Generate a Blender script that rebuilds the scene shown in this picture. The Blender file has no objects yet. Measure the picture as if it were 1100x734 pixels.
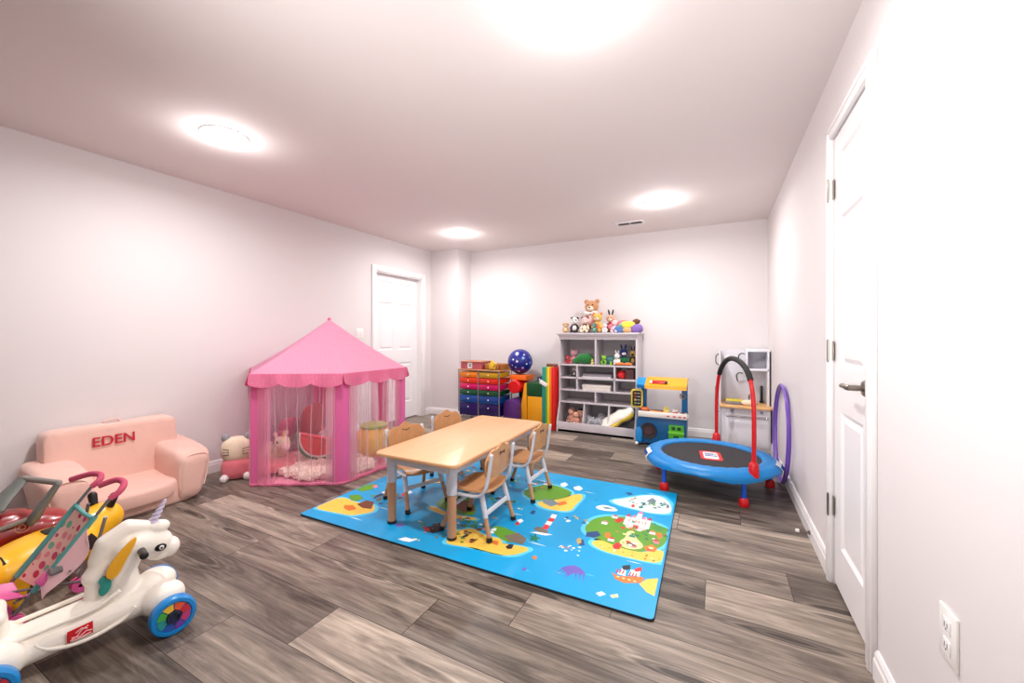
import bpy, bmesh, math, random
from mathutils import Vector, Matrix, noise
random.seed(7)
PI = math.pi
R = math.radians
SC = bpy.context.scene
COL = SC.collection

# ------------------------------------------------------------------ colours and materials
def lin(c):
    c = c / 255.0
    return c / 12.92 if c <= 0.04045 else ((c + 0.055) / 1.055) ** 2.4
def rgb(r, g, b):
    return (lin(r), lin(g), lin(b), 1.0)
_M = {}
def mat(name, col, rough=0.5, metal=0.0, bump=None, sheen=0.0, emit=None, strength=0.0, coat=0.0, var=0.0, varscale=6.0, trans=0.0, sss=0.0):
    if name in _M:
        return _M[name]
    m = bpy.data.materials.new(name)
    m.use_nodes = True
    nt = m.node_tree
    p = nt.nodes['Principled BSDF']
    p.inputs['Base Color'].default_value = col
    p.inputs['Roughness'].default_value = rough
    p.inputs['Metallic'].default_value = metal
    if coat: p.inputs['Coat Weight'].default_value = coat
    if sheen:
        p.inputs['Sheen Weight'].default_value = sheen
        p.inputs['Sheen Roughness'].default_value = 0.5
    if emit:
        p.inputs['Emission Color'].default_value = emit
        p.inputs['Emission Strength'].default_value = strength
    tc = nt.nodes.new('ShaderNodeTexCoord')
    if var:
        n = nt.nodes.new('ShaderNodeTexNoise'); n.inputs['Scale'].default_value = varscale; n.inputs['Detail'].default_value = 3
        nt.links.new(tc.outputs['Object'], n.inputs['Vector'])
        mx = nt.nodes.new('ShaderNodeMix'); mx.data_type = 'RGBA'
        mx.inputs[6].default_value = tuple(max(0, c * (1 - var)) for c in col[:3]) + (1,)
        mx.inputs[7].default_value = tuple(min(1, c * (1 + var)) for c in col[:3]) + (1,)
        nt.links.new(n.outputs['Fac'], mx.inputs[0])
        nt.links.new(mx.outputs[2], p.inputs['Base Color'])
    if bump:
        n = nt.nodes.new('ShaderNodeTexNoise'); n.inputs['Scale'].default_value = bump[0]; n.inputs['Detail'].default_value = 4
        nt.links.new(tc.outputs['Object'], n.inputs['Vector'])
        b = nt.nodes.new('ShaderNodeBump'); b.inputs['Strength'].default_value = bump[1]; b.inputs['Distance'].default_value = bump[2] if len(bump) > 2 else 0.005
        nt.links.new(n.outputs['Fac'], b.inputs['Height'])
        nt.links.new(b.outputs['Normal'], p.inputs['Normal'])
    _M[name] = m
    return m

def mat_floor():
    m = bpy.data.materials.new('wood_plank_floor'); m.use_nodes = True
    nt = m.node_tree; N = nt.nodes; L = nt.links
    p = N['Principled BSDF']
    tc = N.new('ShaderNodeTexCoord')
    sx = N.new('ShaderNodeSeparateXYZ'); L.new(tc.outputs['Object'], sx.inputs[0])
    def mth(op, a, b=None, c=None):
        n = N.new('ShaderNodeMath'); n.operation = op
        for i, v in enumerate((a, b, c)):
            if v is None: continue
            if isinstance(v, (int, float)): n.inputs[i].default_value = v
            else: L.new(v, n.inputs[i])
        return n.outputs[0]
    PW, PL = 0.235, 1.22
    ry = mth('DIVIDE', mth('SUBTRACT', sx.outputs[1], 0.94), PW)
    row = mth('FLOOR', ry)
    fy = mth('FRACT', ry)
    sh = mth('MULTIPLY', row, 0.35)
    rx = mth('DIVIDE', mth('SUBTRACT', mth('ADD', sx.outputs[0], 1.447), sh), PL)
    ix = mth('FLOOR', rx)
    fx = mth('FRACT', rx)
    cmb = N.new('ShaderNodeCombineXYZ'); L.new(ix, cmb.inputs[0]); L.new(row, cmb.inputs[1]); cmb.inputs[2].default_value = 3.3
    wn = N.new('ShaderNodeTexWhiteNoise'); wn.noise_dimensions = '3D'; L.new(cmb.outputs[0], wn.inputs['Vector'])
    # seams
    ey = mth('MINIMUM', fy, mth('SUBTRACT', 1.0, fy)); ey = mth('MULTIPLY', ey, PW)
    ex = mth('MINIMUM', fx, mth('SUBTRACT', 1.0, fx)); ex = mth('MULTIPLY', ex, PL)
    seam = mth('LESS_THAN', mth('MINIMUM', ex, ey), 0.0016)
    # grain coordinates, moved per plank
    off = N.new('ShaderNodeVectorMath'); off.operation = 'MULTIPLY_ADD'
    L.new(wn.outputs['Color'], off.inputs[0]); off.inputs[1].default_value = (31, 17, 9)
    sc = N.new('ShaderNodeVectorMath'); sc.operation = 'MULTIPLY'; L.new(tc.outputs['Object'], sc.inputs[0]); sc.inputs[1].default_value = (0.75, 6.5, 1.0)
    L.new(sc.outputs[0], off.inputs[2])
    n1 = N.new('ShaderNodeTexNoise'); n1.inputs['Scale'].default_value = 1.7; n1.inputs['Detail'].default_value = 6; n1.inputs['Roughness'].default_value = 0.62; n1.inputs['Distortion'].default_value = 1.3
    L.new(off.outputs[0], n1.inputs['Vector'])
    sc2 = N.new('ShaderNodeVectorMath'); sc2.operation = 'MULTIPLY'; L.new(off.outputs[0], sc2.inputs[0]); sc2.inputs[1].default_value = (2.5, 9.0, 1.0)
    n2 = N.new('ShaderNodeTexNoise'); n2.inputs['Scale'].default_value = 1.6; n2.inputs['Detail'].default_value = 4
    L.new(sc2.outputs[0], n2.inputs['Vector'])
    wv = N.new('ShaderNodeTexNoise'); wv.inputs['Scale'].default_value = 0.8; wv.inputs['Detail'].default_value = 2; wv.inputs['Distortion'].default_value = 2.2
    L.new(off.outputs[0], wv.inputs['Vector'])
    # concentric cathedral rings
    ring = mth('FRACT', mth('MULTIPLY', wv.outputs['Fac'], 13.0))
    ring = mth('ABSOLUTE', mth('SUBTRACT', ring, 0.5))
    # a few planks by the camera keep the tone they have in the room
    val = wn.outputs['Value']
    for rw, ii, tone in ((0, 0, .98), (0, -1, .22), (1, 0, .20), (1, -1, .52), (2, 0, .72), (2, -1, .48), (-1, 0, .55), (-1, -1, .30), (3, 0, .35), (0, 1, .35), (1, 1, .6), (2, 1, .25)):
        k = mth('MULTIPLY', mth('COMPARE', row, float(rw), .1), mth('COMPARE', ix, float(ii), .1))
        val = mth('ADD', mth('MULTIPLY', val, mth('SUBTRACT', 1.0, k)), mth('MULTIPLY', k, tone))
    vk = N.new('ShaderNodeTexVoronoi'); vk.inputs['Scale'].default_value = 1.0
    sk = N.new('ShaderNodeVectorMath'); sk.operation = 'MULTIPLY'; L.new(off.outputs[0], sk.inputs[0]); sk.inputs[1].default_value = (1.5, 1.3, 1.0); L.new(sk.outputs[0], vk.inputs['Vector'])
    kd = mth('MULTIPLY', vk.outputs['Distance'], 1.0)
    knot = mth('MULTIPLY', mth('MAXIMUM', mth('SUBTRACT', 0.24, kd), 0.0), 3.0)
    kring = mth('MULTIPLY', mth('SINE', mth('MULTIPLY', kd, 60.0)), mth('MULTIPLY', mth('MAXIMUM', mth('SUBTRACT', 0.45, kd), 0.0), 0.5))
    f = mth('ADD', 0.45, mth('MULTIPLY', mth('SUBTRACT', n1.outputs['Fac'], 0.5), 1.5))
    f = mth('ADD', f, mth('MULTIPLY', mth('SUBTRACT', n2.outputs['Fac'], 0.5), 0.55))
    f = mth('ADD', f, mth('MULTIPLY', mth('SUBTRACT', ring, 0.25), 0.14))
    f = mth('ADD', f, kring)
    f = mth('SUBTRACT', mth('ADD', f, mth('MULTIPLY', mth('SUBTRACT', val, 0.5), 0.52)), knot)
    cr = N.new('ShaderNodeValToRGB'); L.new(f, cr.inputs['Fac'])
    e = cr.color_ramp.elements
    e[0].position = 0.0; e[0].color = rgb(62, 54, 48)
    e[1].position = 1.0; e[1].color = rgb(196, 180, 164)
    for pos, c in ((0.22, (92, 82, 74)), (0.42, (118, 107, 97)), (0.6, (140, 128, 116)), (0.8, (168, 154, 140))):
        q = cr.color_ramp.elements.new(pos); q.color = rgb(*c)
    mx = N.new('ShaderNodeMix'); mx.data_type = 'RGBA'; L.new(seam, mx.inputs[0]); L.new(cr.outputs[0], mx.inputs[6]); mx.inputs[7].default_value = rgb(52, 45, 42)
    L.new(mx.outputs[2], p.inputs['Base Color'])
    p.inputs['Roughness'].default_value = 0.42
    p.inputs['Specular IOR Level'].default_value = 0.35
    b = N.new('ShaderNodeBump'); b.inputs['Strength'].default_value = 0.15; b.inputs['Distance'].default_value = 0.002
    L.new(mth('SUBTRACT', n2.outputs['Fac'], mth('MULTIPLY', seam, 1.0)), b.inputs['Height']); L.new(b.outputs[0], p.inputs['Normal'])
    return m

def mat_wood(name, c1, c2, axis=0, scale=3.0, rough=0.45):
    m = bpy.data.materials.new(name); m.use_nodes = True
    nt = m.node_tree; N = nt.nodes; L = nt.links; p = N['Principled BSDF']
    tc = N.new('ShaderNodeTexCoord'); sc = N.new('ShaderNodeVectorMath'); sc.operation = 'MULTIPLY'
    v = [9.0, 9.0, 9.0]; v[axis] = 0.9
    L.new(tc.outputs['Object'], sc.inputs[0]); sc.inputs[1].default_value = v
    n = N.new('ShaderNodeTexNoise'); n.inputs['Scale'].default_value = scale; n.inputs['Detail'].default_value = 5; n.inputs['Distortion'].default_value = 0.6
    L.new(sc.outputs[0], n.inputs['Vector'])
    cr = N.new('ShaderNodeValToRGB'); L.new(n.outputs['Fac'], cr.inputs['Fac'])
    cr.color_ramp.elements[0].position = 0.3; cr.color_ramp.elements[0].color = c1
    cr.color_ramp.elements[1].position = 0.7; cr.color_ramp.elements[1].color = c2
    L.new(cr.outputs[0], p.inputs['Base Color']); p.inputs['Roughness'].default_value = rough
    return m

def mat_dots(name, base, dots, scale=30.0, size=0.3, rough=0.8, translucent=0.0, coord='Object'):
    """fabric with printed round dots (voronoi cells)"""
    m = bpy.data.materials.new(name); m.use_nodes = True
    nt = m.node_tree; N = nt.nodes; L = nt.links; p = N['Principled BSDF']
    tc = N.new('ShaderNodeTexCoord')
    v = N.new('ShaderNodeTexVoronoi'); v.inputs['Scale'].default_value = scale; v.inputs['Randomness'].default_value = 0.35
    L.new(tc.outputs[coord], v.inputs['Vector'])
    lt = N.new('ShaderNodeMath'); lt.operation = 'LESS_THAN'; lt.inputs[1].default_value = size; L.new(v.outputs['Distance'], lt.inputs[0])
    mx = N.new('ShaderNodeMix'); mx.data_type = 'RGBA'; L.new(lt.outputs[0], mx.inputs[0]); mx.inputs[6].default_value = base
    if len(dots) == 1:
        mx.inputs[7].default_value = dots[0]
    else:
        sp = N.new('ShaderNodeSeparateColor'); L.new(v.outputs['Color'], sp.inputs[0])
        cr = N.new('ShaderNodeValToRGB'); cr.color_ramp.interpolation = 'CONSTANT'; L.new(sp.outputs[0], cr.inputs['Fac'])
        cr.color_ramp.elements[0].color = dots[0]; cr.color_ramp.elements[0].position = 0
        cr.color_ramp.elements[1].color = dots[1]; cr.color_ramp.elements[1].position = 1.0 / len(dots)
        for i in range(2, len(dots)):
            q = cr.color_ramp.elements.new(i / len(dots)); q.color = dots[i]
        L.new(cr.outputs[0], mx.inputs[7])
    L.new(mx.outputs[2], p.inputs['Base Color']); p.inputs['Roughness'].default_value = rough
    if translucent:
        tr = N.new('ShaderNodeBsdfTranslucent'); L.new(mx.outputs[2], tr.inputs['Color'])
        ms = N.new('ShaderNodeMixShader'); ms.inputs[0].default_value = translucent
        L.new(p.outputs[0], ms.inputs[1]); L.new(tr.outputs[0], ms.inputs[2]); L.new(ms.outputs[0], N['Material Output'].inputs[0])
    return m

def mat_net(name, col, density):
    m = bpy.data.materials.new(name); m.use_nodes = True
    nt = m.node_tree; N = nt.nodes; L = nt.links
    p = N['Principled BSDF']; p.inputs['Base Color'].default_value = col; p.inputs['Roughness'].default_value = 0.9
    t = N.new('ShaderNodeBsdfTransparent')
    lw = N.new('ShaderNodeLayerWeight'); lw.inputs[0].default_value = 0.35
    mr = N.new('ShaderNodeMapRange'); mr.inputs[1].default_value = 0; mr.inputs[2].default_value = 0.9
    mr.inputs[3].default_value = density; mr.inputs[4].default_value = min(0.9, density * 3.2)
    L.new(lw.outputs['Facing'], mr.inputs[0])
    ms = N.new('ShaderNodeMixShader'); L.new(mr.outputs[0], ms.inputs[0]); L.new(t.outputs[0], ms.inputs[1]); L.new(p.outputs[0], ms.inputs[2])
    L.new(ms.outputs[0], N['Material Output'].inputs[0])
    return m

# ------------------------------------------------------------------ geometry collector
def rotz(a): return Matrix.Rotation(a, 4, 'Z')
def T(x, y=0, z=0): return Matrix.Translation((x, y, z))
def frame(p, d, up=Vector((0, 0, 1))):
    d = Vector(d).normalized()
    if abs(d.dot(up)) > 0.98: up = Vector((0, 1, 0))
    x = up.cross(d).normalized(); y = d.cross(x)
    M = Matrix((x, y, d)).transposed().to_4x4(); M.translation = Vector(p)
    return M

class G:
    def __init__(s): s.bm = bmesh.new(); s.M = Matrix.Identity(4)
    def _fin(s, verts, mi, M=None):
        MM = s.M @ M if M is not None else s.M
        for v in verts: v.co = MM @ v.co
        vs = set(verts)
        for f in {f for v in verts for f in v.link_faces}: f.material_index = mi
        return verts
    def box(s, c, size, bev=0.0, mi=0, rot=None, seg=2):
        t = bmesh.new()
        bmesh.ops.create_cube(t, size=1.0)
        for v in t.verts: v.co = Vector((v.co.x * size[0], v.co.y * size[1], v.co.z * size[2]))
        if bev: bmesh.ops.bevel(t, geom=list(t.edges), offset=bev, segments=seg, profile=0.5, affect='EDGES')
        M = T(*c)
        if rot is not None: M = M @ rot
        return s._add(t, mi, M)
    def _add(s, t, mi, M):
        mp = {}
        new = []
        for v in t.verts:
            mp[v] = s.bm.verts.new(v.co); new.append(mp[v])
        for f in t.faces:
            try: nf = s.bm.faces.new([mp[v] for v in f.verts]); nf.material_index = mi
            except ValueError: pass
        t.free()
        MM = s.M @ M if M is not None else s.M
        for v in new: v.co = MM @ v.co
        return new
    def span(s, a, b, bev=0.0, mi=0, seg=2):
        return s.box([(a[i] + b[i]) / 2 for i in range(3)], [abs(b[i] - a[i]) for i in range(3)], bev, mi, None, seg)
    def cyl(s, p0, p1, r0, r1=None, seg=16, mi=0, caps=True):
        r1 = r0 if r1 is None else r1
        p0 = Vector(p0); p1 = Vector(p1); F = frame(p0, p1 - p0); Ln = (p1 - p0).length
        t = bmesh.new()
        A = [t.verts.new((math.cos(2 * PI * i / seg) * r0, math.sin(2 * PI * i / seg) * r0, 0)) for i in range(seg)]
        B = [t.verts.new((math.cos(2 * PI * i / seg) * r1, math.sin(2 * PI * i / seg) * r1, Ln)) for i in range(seg)]
        for i in range(seg):
            j = (i + 1) % seg; t.faces.new((A[i], A[j], B[j], B[i]))
        if caps: t.faces.new(A[::-1]); t.faces.new(B)
        return s._add(t, mi, F)
    def lathe(s, prof, M=None, seg=32, mi=0, a0=0, a1=2 * PI):
        t = bmesh.new(); full = abs(a1 - a0 - 2 * PI) < 1e-6
        n = seg if full else seg + 1
        rings = []
        for r, z in prof:
            if r < 1e-6 and full: rings.append([t.verts.new((0, 0, z))])
            else: rings.append([t.verts.new((r * math.cos(a0 + (a1 - a0) * i / seg), r * math.sin(a0 + (a1 - a0) * i / seg), z)) for i in range(n)])
        for a, b in zip(rings, rings[1:]):
            for i in range(seg):
                j = (i + 1) % n if full else i + 1
                if len(a) == 1 and len(b) == 1: continue
                if len(a) == 1: t.faces.new((a[0], b[j], b[i]))
                elif len(b) == 1: t.faces.new((a[i], a[j], b[0]))
                else: t.faces.new((a[i], a[j], b[j], b[i]))
        bmesh.ops.recalc_face_normals(t, faces=t.faces)
        return s._add(t, mi, M if M is not None else Matrix.Identity(4))
    def ball(s, c, r, rot=None, e=1.0, mi=0, seg=20, rings=12, taper=None):
        """superellipsoid: e=1 round, smaller = boxier"""
        if isinstance(r, (int, float)): r = (r, r, r)
        sg = lambda w, m: math.copysign(abs(w) ** m, w)
        t = bmesh.new(); rows = []
        for i in range(rings + 1):
            a = -PI / 2 + PI * i / rings
            if i in (0, rings): rows.append([t.verts.new((0, 0, r[2] * sg(math.sin(a), e)))]); continue
            row = []
            for j in range(seg):
                b = 2 * PI * j / seg
                row.append(t.verts.new((r[0] * sg(math.cos(a), e) * sg(math.cos(b), e), r[1] * sg(math.cos(a), e) * sg(math.sin(b), e), r[2] * sg(math.sin(a), e))))
            rows.append(row)
        for a, b in zip(rows, rows[1:]):
            for j in range(seg):
                k = (j + 1) % seg
                if len(a) == 1: t.faces.new((a[0], b[k], b[j]))
                elif len(b) == 1: t.faces.new((a[j], a[k], b[0]))
                else: t.faces.new((a[j], a[k], b[k], b[j]))
        bmesh.ops.recalc_face_normals(t, faces=t.faces)
        if taper:
            for v in t.verts: v.co = taper(v.co)
        M = T(*c)
        if rot is not None: M = M @ rot
        return s._add(t, mi, M)
    def cap(s, p0, p1, r0, r1=None, mi=0, seg=16):
        """capsule with two radii"""
        r1 = r0 if r1 is None else r1
        s.cyl(p0, p1, r0, r1, seg, mi, caps=False); s.ball(p0, r0, mi=mi, seg=seg, rings=10); s.ball(p1, r1, mi=mi, seg=seg, rings=10)
    def tube(s, pts, r, seg=10, closed=False, mi=0, flat=None):
        P = [Vector(p) for p in pts]; n = len(P)
        rr = r if isinstance(r, (list, tuple)) else [r] * n
        rings = []; up = None
        for i in range(n):
            if closed: d = (P[(i + 1) % n] - P[i - 1])
            else: d = P[min(i + 1, n - 1)] - P[max(i - 1, 0)]
            d.normalize()
            if up is None:
                up = Vector((0, 0, 1)) if abs(d.z) < 0.9 else Vector((0, 1, 0))
            x = up.cross(d)
            if x.length < 1e-4: x = Vector((1, 0, 0)).cross(d)
            x.normalize(); y = d.cross(x).normalized(); up = y
            f = flat or (1, 1)
            rings.append([s.bm.verts.new(s.M @ (P[i] + (x * math.cos(2 * PI * k / seg) * f[0] + y * math.sin(2 * PI * k / seg) * f[1]) * rr[i])) for k in range(seg)])
        m = n if closed else n - 1
        for i in range(m):
            a, b = rings[i], rings[(i + 1) % n]
            for k in range(seg):
                q = (k + 1) % seg
                f_ = s.bm.faces.new((a[k], a[q], b[q], b[k])); f_.material_index = mi
        if not closed:
            s.bm.faces.new(rings[0][::-1]).material_index = mi; s.bm.faces.new(rings[-1]).material_index = mi
    def prism(s, poly, th, M=None, mi=0, bev=0.0, seg=2):
        """polygon in xy, thickness along +z"""
        t = bmesh.new()
        A = [t.verts.new((x, y, 0)) for x, y in poly]; B = [t.verts.new((x, y, th)) for x, y in poly]
        t.faces.new(A[::-1]); t.faces.new(B)
        n = len(poly)
        for i in range(n):
            j = (i + 1) % n; t.faces.new((A[i], A[j], B[j], B[i]))
        bmesh.ops.recalc_face_normals(t, faces=t.faces)
        if bev:
            ed = [e for e in t.edges if abs(e.verts[0].co.z - e.verts[1].co.z) < 1e-6]
            bmesh.ops.bevel(t, geom=ed, offset=bev, segments=seg, profile=0.5, affect='EDGES')
        return s._add(t, mi, M if M is not None else Matrix.Identity(4))
    def grid(s, f, nu, nv, mi=0, closed=False):
        V = [[s.bm.verts.new(s.M @ Vector(f(i / nu, j / nv))) for j in range(nv + 1)] for i in range(nu + 1)]
        for i in range(nu):
            for j in range(nv):
                s.bm.faces.new((V[i][j], V[i + 1][j], V[i + 1][j + 1], V[i][j + 1])).material_index = mi
    def out(s, name, mats, parent=None, smooth=40, solid=0.0, fuse=None, subsurf=0, label=None, disp=None):
        me = bpy.data.meshes.new(name)
        if disp:
            bmesh.ops.recalc_face_normals(s.bm, faces=s.bm.faces)
        s.bm.to_mesh(me); s.bm.free()
        if not isinstance(mats, (list, tuple)): mats = [mats]
        for m in mats: me.materials.append(m)
        o = bpy.data.objects.new(name, me); COL.objects.link(o)
        tmp = []
        if fuse:
            md = o.modifiers.new('r', 'REMESH'); md.mode = 'VOXEL'; md.voxel_size = fuse[0]
            if len(fuse) > 1 and fuse[1]:
                sm = o.modifiers.new('s', 'SMOOTH'); sm.iterations = fuse[1]; sm.factor = 0.6
        if solid:
            md = o.modifiers.new('t', 'SOLIDIFY'); md.thickness = solid; md.offset = 0
        if subsurf:
            md = o.modifiers.new('u', 'SUBSURF'); md.levels = subsurf; md.render_levels = subsurf
        if o.modifiers:
            dg = bpy.context.evaluated_depsgraph_get(); dg.update()
            nm = bpy.data.meshes.new_from_object(o.evaluated_get(dg), depsgraph=dg)
            o.modifiers.clear(); old = o.data; o.data = nm; bpy.data.meshes.remove(old); me = nm; me.name = name
            if not me.materials:
                for m in mats: me.materials.append(m)
        if disp:
            k, amp, sc = disp
            ns = [v.normal.copy() for v in me.vertices]
            for v, nn in zip(me.vertices, ns):
                v.co += nn * amp * noise.fractal(v.co * sc + Vector((k, k, k)), 0.6, 2.0, 3)
        if smooth:
            me.polygons.foreach_set('use_smooth', [True] * len(me.polygons))
            try: me.set_sharp_from_angle(angle=R(smooth))
            except Exception: pass
        me.update()
        if parent is not None: o.parent = parent
        if label: o['label'] = label
        return o

def thing(name, label, cat, loc=(0, 0, 0), rz=0.0, group=None):
    o = bpy.data.objects.new(name, None); COL.objects.link(o); o.empty_display_size = 0.1
    o.location = loc; o.rotation_euler = (0, 0, rz); o['label'] = label; o['category'] = cat
    if group: o['group'] = group
    return o
def tag(o, label, cat, group=None, loc=None, rz=None):
    o['label'] = label; o['category'] = cat
    if group: o['group'] = group
    if loc is not None: o.location = loc
    if rz is not None: o.rotation_euler = (0, 0, rz)
    return o
def struct(o): o['kind'] = 'structure'; return o
def dup(root, loc, rz, label, group=None):
    r = root.copy(); COL.objects.link(r); r.location = loc; r.rotation_euler = (0, 0, rz); r['label'] = label
    for ch in list(root.children):
        c = ch.copy(); COL.objects.link(c); c.parent = r
        for g in list(ch.children):
            d = g.copy(); COL.objects.link(d); d.parent = c
    return r
def chaikin(P, n=2):
    for _ in range(n):
        Q = []
        for i in range(len(P)):
            a, b = P[i], P[(i + 1) % len(P)]
            Q += [(a[0] * .75 + b[0] * .25, a[1] * .75 + b[1] * .25), (a[0] * .25 + b[0] * .75, a[1] * .25 + b[1] * .75)]
        P = Q
    return P
def rrect(w, h, r, n=5):
    out = []
    for cx, cy, a in ((w / 2 - r, h / 2 - r, 0), (-w / 2 + r, h / 2 - r, 90), (-w / 2 + r, -h / 2 + r, 180), (w / 2 - r, -h / 2 + r, 270)):
        for i in range(n + 1): out.append((cx + r * math.cos(R(a + 90 * i / n)), cy + r * math.sin(R(a + 90 * i / n))))
    return out
def spline(P, n=6, closed=False):
    P = [Vector(p) for p in P]; out = []; m = len(P)
    rng = range(m if closed else m - 1)
    for i in rng:
        if closed: a, b, c, d = P[i - 1], P[i], P[(i + 1) % m], P[(i + 2) % m]
        else: a, b, c, d = P[max(i - 1, 0)], P[i], P[i + 1], P[min(i + 2, m - 1)]
        for k in range(n):
            t = k / n
            out.append(0.5 * ((2 * b) + (c - a) * t + (2 * a - 5 * b + 4 * c - d) * t * t + (3 * b - a - 3 * c + d) * t ** 3))
    if not closed: out.append(P[-1])
    return out
def text_obj(name, txt, size, depth, m, parent, M, bold=0.0):
    cu = bpy.data.curves.new(name, 'FONT'); cu.body = txt; cu.size = size; cu.extrude = depth; cu.align_x = 'CENTER'; cu.align_y = 'CENTER'; cu.offset = bold
    o = bpy.data.objects.new(name, cu); COL.objects.link(o)
    dg = bpy.context.evaluated_depsgraph_get(); dg.update()
    me = bpy.data.meshes.new_from_object(o.evaluated_get(dg), depsgraph=dg)
    bpy.data.objects.remove(o); me.name = name; me.transform(M); me.materials.clear(); me.materials.append(m)
    q = bpy.data.objects.new(name, me); COL.objects.link(q); q.parent = parent
    return q
def basis(x, y, z, loc):
    M = Matrix((Vector(x), Vector(y), Vector(z))).transposed().to_4x4(); M.translation = Vector(loc); return M

# materials
WALL = mat('wall_paint', rgb(222, 217, 217), 0.7, bump=(180, 0.06, 0.001))
CEIL = mat('ceiling_paint', rgb(229, 221, 219), 0.85)
TRIM = mat('white_trim_paint', rgb(238, 236, 236), 0.35)
DOORM = mat('white_door_paint', rgb(236, 234, 235), 0.38)
NICKEL = mat('satin_nickel', rgb(140, 132, 122), 0.32, 1.0)
PLATE = mat('white_plastic_plate', rgb(238, 236, 232), 0.35)
DARK = mat('dark_slot', rgb(30, 28, 28), 0.7)
BLACK = mat('black_plastic', rgb(22, 22, 24), 0.4)
WHITEPL = mat('white_plastic', rgb(240, 236, 228), 0.35, coat=0.2)
CHROME = mat('chrome_tube', rgb(190, 190, 195), 0.25, 1.0)
PINKF = mat('blush_velvet', rgb(232, 190, 176), 0.85, sheen=0.4, bump=(14, 0.25, 0.01), var=0.06, varscale=5)
PINKP = mat('blush_piping', rgb(240, 206, 194), 0.8)
CRIM = mat('crimson_thread', rgb(190, 22, 50), 0.8)

# ------------------------------------------------------------------ room
XL, XR, YB, YF, H = -3.84, 0.49, 5.07, -2.2, 2.44
g = G(); g.span((XL - .15, YF - .15, -.1), (XR + .15, YB + .15, 0)); struct(g.out('floor', mat_floor(), smooth=0))
g = G(); g.span((XL - .15, YF - .15, H), (XR + .15, YB + .15, H + .1)); struct(g.out('ceiling', CEIL, smooth=0))
# left wall with the door opening
DL0, DL1, DLH = 3.66, 4.535, 2.0
g = G()
g.span((XL - .14, YF, 0), (XL, DL0, H)); g.span((XL - .14, DL1, 0), (XL, YB, H)); g.span((XL - .14, DL0, DLH), (XL, DL1, H))
g.span((XL - .15, DL0, 0), (XL - .13, DL1, DLH))
struct(g.out('wall_left', WALL, smooth=0))
g = G(); g.span((XL, YB, 0), (XR, YB + .14, H)); struct(g.out('wall_back', WALL, smooth=0))
g = G(); g.span((XL - .14, YF - .14, 0), (XR + .14, YF, H)); struct(g.out('wall_front', WALL, smooth=0))
DR0, DR1, DRH = 1.845, 2.36, 2.10
g = G(); g.span((XR, YF, 0), (XR + .14, DR0, H)); g.span((XR, DR1, 0), (XR + .14, YB + .14, H)); g.span((XR, DR0, DRH), (XR + .14, DR1, H))
g.span((XR + .06, DR0, 0), (XR + .14, DR1, DRH))
struct(g.out('wall_right', WALL, smooth=0))
BX, BY = -3.33, 4.75
g = G(); g.span((XL, BY, 0), (BX, YB, H)); struct(g.out('wall_bump_out', WALL, smooth=0))

# baseboards: profile (out, z)
BP = [(0, 0), (.016, 0), (.016, .066), (.012, .074), (.012, .086), (.006, .098), (0, .098)]
def baseboard(name, a, b, n):
    a = Vector(a + (0,)); b = Vector(b + (0,)); n = Vector(n + (0,))
    g = G(); V = [[g.bm.verts.new(p + n * o + Vector((0, 0, z))) for o, z in BP] for p in (a, b)]
    k = len(BP)
    for i in range(k): g.bm.faces.new((V[0][i], V[0][(i + 1) % k], V[1][(i + 1) % k], V[1][i]))
    g.bm.faces.new(V[0][::-1]); g.bm.faces.new(V[1]); bmesh.ops.recalc_face_normals(g.bm, faces=g.bm.faces)
    return struct(g.out(name, TRIM, smooth=0))
baseboard('baseboard_left', (XL, YF), (XL, DL0 - .075), (1, 0))
baseboard('baseboard_left_far', (XL, DL1 + .075), (XL, BY), (1, 0))
baseboard('baseboard_bump_front', (XL, BY), (BX + .016, BY), (0, -1))
baseboard('baseboard_bump_side', (BX, BY), (BX, YB), (1, 0))
baseboard('baseboard_back', (BX, YB), (XR, YB), (0, -1))
baseboard('baseboard_right_far', (XR, DR1 + .075), (XR, YB), (-1, 0))
baseboard('baseboard_right_near', (XR, YF), (XR, DR0 - .075), (-1, 0))
baseboard('baseboard_front', (XL, YF), (XR, YF), (0, 1))

def casing(name, x, y0, y1, z1, sgn, w=.07, t=.018):
    """door casing on the wall plane x, sgn = +1 sticks out to +X"""
    g = G()
    for ya, yb in ((y0 - w, y0), (y1, y1 + w)):
        g.span((x, ya, 0), (x + sgn * t, yb, z1 + w), .004)
        g.span((x, ya + .012, 0), (x + sgn * (t + .005), yb - .03, z1 + w - .012), .003)
    g.span((x, y0, z1), (x + sgn * t, y1, z1 + w), .004)
    g.span((x, y0 - .03, z1 + .03), (x + sgn * (t + .005), y1 + .03, z1 + w - .012), .003)
    return struct(g.out(name, TRIM))
casing('trim_1', XL, DL0, DL1, DLH, 1)
casing('trim_2', XR, DR0, DR1, DRH, -1, w=.062)
g = G()  # jamb liner of the left doorway
for a, b in (((XL - .13, DL0, 0), (XL, DL0 + .012, DLH)), ((XL - .13, DL1 - .012, 0), (XL, DL1, DLH)), ((XL - .13, DL0, DLH - .012), (XL, DL1, DLH))): g.span(a, b)
struct(g.out('trim_3', TRIM, smooth=0))

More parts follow.
